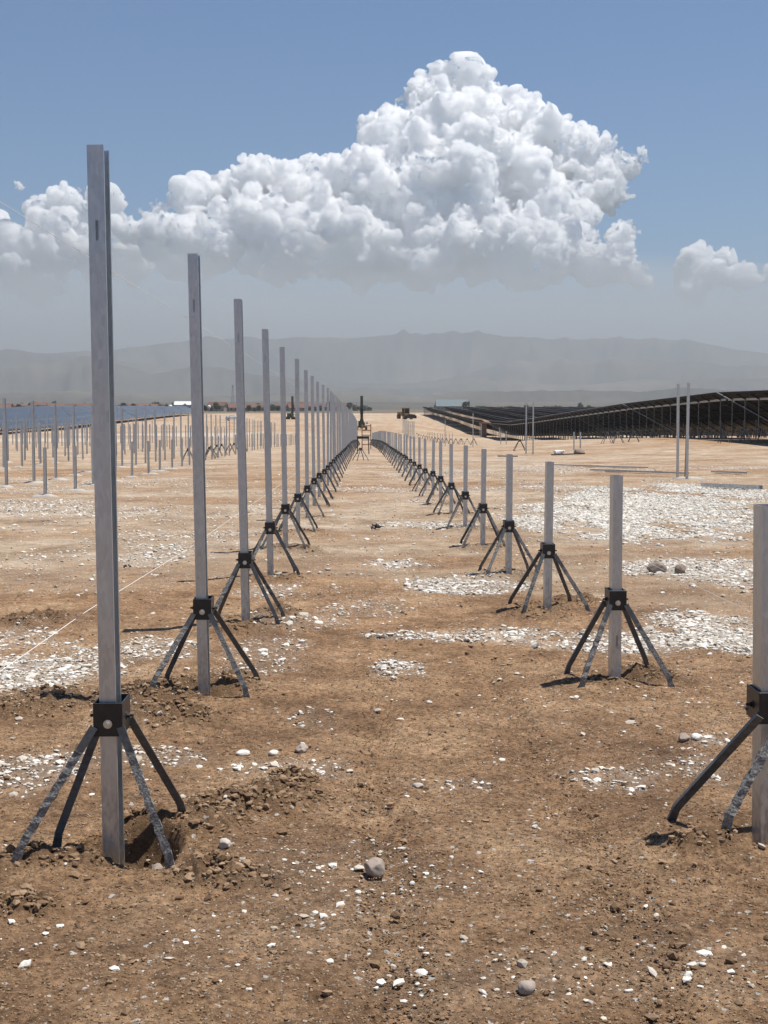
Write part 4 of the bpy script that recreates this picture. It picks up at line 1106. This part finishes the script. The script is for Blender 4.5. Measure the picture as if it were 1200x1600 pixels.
# ------------------------------------------------------------------ clouds
def cloud_mat():
    m = bpy.data.materials.new('cumulus_cloud'); m.use_nodes = True; n = m.node_tree.nodes; n.clear()
    out = n.new('ShaderNodeOutputMaterial'); v = n.new('ShaderNodeVolumePrincipled')
    v.inputs['Color'].default_value = (1, 1, 1, 1); v.inputs['Density'].default_value = 0.022; v.inputs['Anisotropy'].default_value = 0.0
    m.node_tree.links.new(v.outputs[0], out.inputs['Volume'])
    return m
CM = cloud_mat()
CD_ = 30000.0
def build_cloud(name, blobs, label, seed, voxel=24.0):
    r = np.random.default_rng(seed); V0, F0 = ico(2); S = []
    name_lean = seed == 1
    for (px, py, rad) in blobs:
        # the cloud spreads towards its base, so lower turrets stand nearer than the crown
        off = -max(0, py - 120) * 13.5 * 1.15 * (1 if name_lean else .5) + r.uniform(-.6, .6) * rad * 13.5
        k = (CD_ + off) / 2218; c = np.array([(px - 564) * k, off, (640 - py) * k]); R0 = rad * k
        S.append((c, R0 * .88, 1))
        n1 = 26 if rad > 30 else 14
        for _ in range(n1):
            d = r.normal(size=3); d[1] = -abs(d[1]) if r.random() < .75 else d[1]; d /= np.linalg.norm(d)
            if d[2] < -.5: continue
            c1 = c + d * R0 * r.uniform(.78, .98); R1 = R0 * r.uniform(.2, .42); S.append((c1, R1, 1))
            for _ in range(9):
                e = r.normal(size=3); e[1] = -abs(e[1]) if r.random() < .7 else e[1]; e /= np.linalg.norm(e)
                if e @ d < -.1: continue
                S.append((c1 + e * R1 * .9, R1 * r.uniform(.22, .42), 0))
    cs = np.array([s[0] for s in S]); rs = np.array([s[1] for s in S])
    V = (V0[None] * rs[:, None, None] * np.array([1, 1, .95]) + cs[:, None]).reshape(-1, 3)
    F = (F0[None] + (np.arange(len(S)) * len(V0))[:, None, None]).reshape(-1, 3)
    o = big_mesh(name, V, F, CM, True)
    md = o.modifiers.new('union', 'REMESH'); md.mode = 'VOXEL'; md.voxel_size = voxel; md.use_smooth_shade = True
    dg = bpy.context.evaluated_depsgraph_get(); me = bpy.data.meshes.new_from_object(o.evaluated_get(dg))
    old = o.data; o.modifiers.clear(); o.data = me; bpy.data.meshes.remove(old)
    nv = len(me.vertices); co = np.empty(nv * 3, np.float32); me.vertices.foreach_get('co', co); co = co.reshape(-1, 3)
    no = np.empty(nv * 3, np.float32); me.vertex_normals.foreach_get('vector', no); no = no.reshape(-1, 3)
    warp = np.stack([noise3(co / 500 + 7 * k, k) for k in range(3)], 1) * 120
    d = 0
    for s, a in ((1100, 200), (520, 170), (250, 110), (120, 66), (62, 40), (36, 20)):
        d = d + a * (np.abs(noise3((co + warp) / s + s, 5)) - .33) * 1.7
    me.vertices.foreach_set('co', (co + no * np.asarray(d)[:, None]).astype(np.float32).ravel()); me.update()
    me.polygons.foreach_set('use_smooth', np.ones(len(me.polygons), bool))
    o.location = (0, CD_, 0)
    tag(o, label, 'cloud', None, 'stuff')
    print('cloud', name, nv)
    return o
TOWER = [(735,167,38),(692,172,40),(655,170,34),(765,160,22),(640,205,42),(700,220,68),(780,222,52),(828,205,36),(600,212,28),(595,245,32),(850,255,52),(895,258,44),(945,268,38),(978,268,30),(930,305,42),(760,300,88),(640,300,80),(860,330,60),(880,385,52),(948,405,38),(972,365,24),(990,422,24),(820,400,60),(740,390,70),(650,390,75),(560,315,58),(520,292,40),(560,395,60),(480,320,50),(440,292,38),(402,288,36),(370,302,30),(400,365,58),(480,385,60),(330,322,26),(300,345,36),(250,345,28),(280,390,46),(340,385,48),(215,362,22),(690,402,62),(800,412,52),(560,405,58),(440,402,56),(330,405,44),(900,412,42),(610,350,70),(700,330,85),(500,350,55),(420,350,50)]
LEFTC = [(90,322,28),(128,330,30),(66,328,14),(40,298,9),(165,345,30),(100,362,36),(28,402,34),(-40,400,60),(90,412,42),(160,402,42),(215,405,38),(-130,390,70),(60,440,50)]
RIGHTC = [(1085,413,24),(1064,426,15),(1132,408,14),(1110,430,24),(1150,432,18),(1178,440,14),(1090,445,26),(1215,430,22)]
build_cloud('cumulus_cloud', TOWER, 'towering white cumulus cloud in the middle of the sky', 1)
build_cloud('cumulus_cloud', LEFTC, 'lower white cumulus bank at the left edge of the sky', 2)
build_cloud('cumulus_cloud', RIGHTC, 'small white cumulus puffs low at the right edge of the sky', 3, 26)

# grey veil of low cloud and dust under the cumulus, beyond the hills
VEIL = [((0, 21700, 0), (26000, 2100, 2150), 1.9e-4, 'lowest, thickest layer of the grey veil beyond the hills'),
        ((2500, 21800, 0), (25000, 2000, 1850), 1.9e-4, 'flat low layer of grey mist just above the hill tops'),
        ((1500, 21700, 0), (26000, 2000, 2420), 1.5e-4, 'second layer of the grey veil just under the cumulus base'),
        ((-1000, 21600, 0), (25000, 1900, 2600), .5e-4, 'third layer of the grey veil across the cumulus base'),
        ((-6800, 21800, 900), (6500, 1900, 2000), 1.3e-4, 'misty patch of veil in front of the left cumulus bank')]
for k_, (loc, rad, dens, lab) in enumerate(VEIL):
    V, F = ico(7); V = V * np.array(rad)
    V[:, 2] *= 1 + .2 * fbm(V[:, 0] / 3000 + k_ * 9, V[:, 1] / 2600, 5, 300 + k_, .55)
    m = bpy.data.materials.new('cloud_veil'); m.use_nodes = True; n = m.node_tree.nodes; n.clear()
    o_ = n.new('ShaderNodeOutputMaterial'); v_ = n.new('ShaderNodeVolumePrincipled')
    v_.inputs['Color'].default_value = (.76, .77, .77, 1); v_.inputs['Density'].default_value = dens
    m.node_tree.links.new(v_.outputs[0], o_.inputs['Volume'])
    o = big_mesh('cloud_veil', V, F, m, True); o.location = loc
    tag(o, lab, 'cloud', None, 'stuff')

# ------------------------------------------------------------------ haze
def build_haze():
    b = MB(); b.box(-19450, 19450, -19450, 19450, -70, 860)
    m = bpy.data.materials.new('air_haze'); m.use_nodes = True; n = m.node_tree.nodes; l = m.node_tree.links; n.clear()
    o = n.new('ShaderNodeOutputMaterial'); v = n.new('ShaderNodeVolumePrincipled')
    v.inputs['Color'].default_value = (.54, .585, .62, 1); v.inputs['Density'].default_value = 1.25e-4; v.inputs['Anisotropy'].default_value = .2
    l.new(v.outputs[0], o.inputs['Volume'])
    q = b.build('haze', m); tag(q, 'thin pale haze over the plain', None, None, 'stuff')
build_haze()
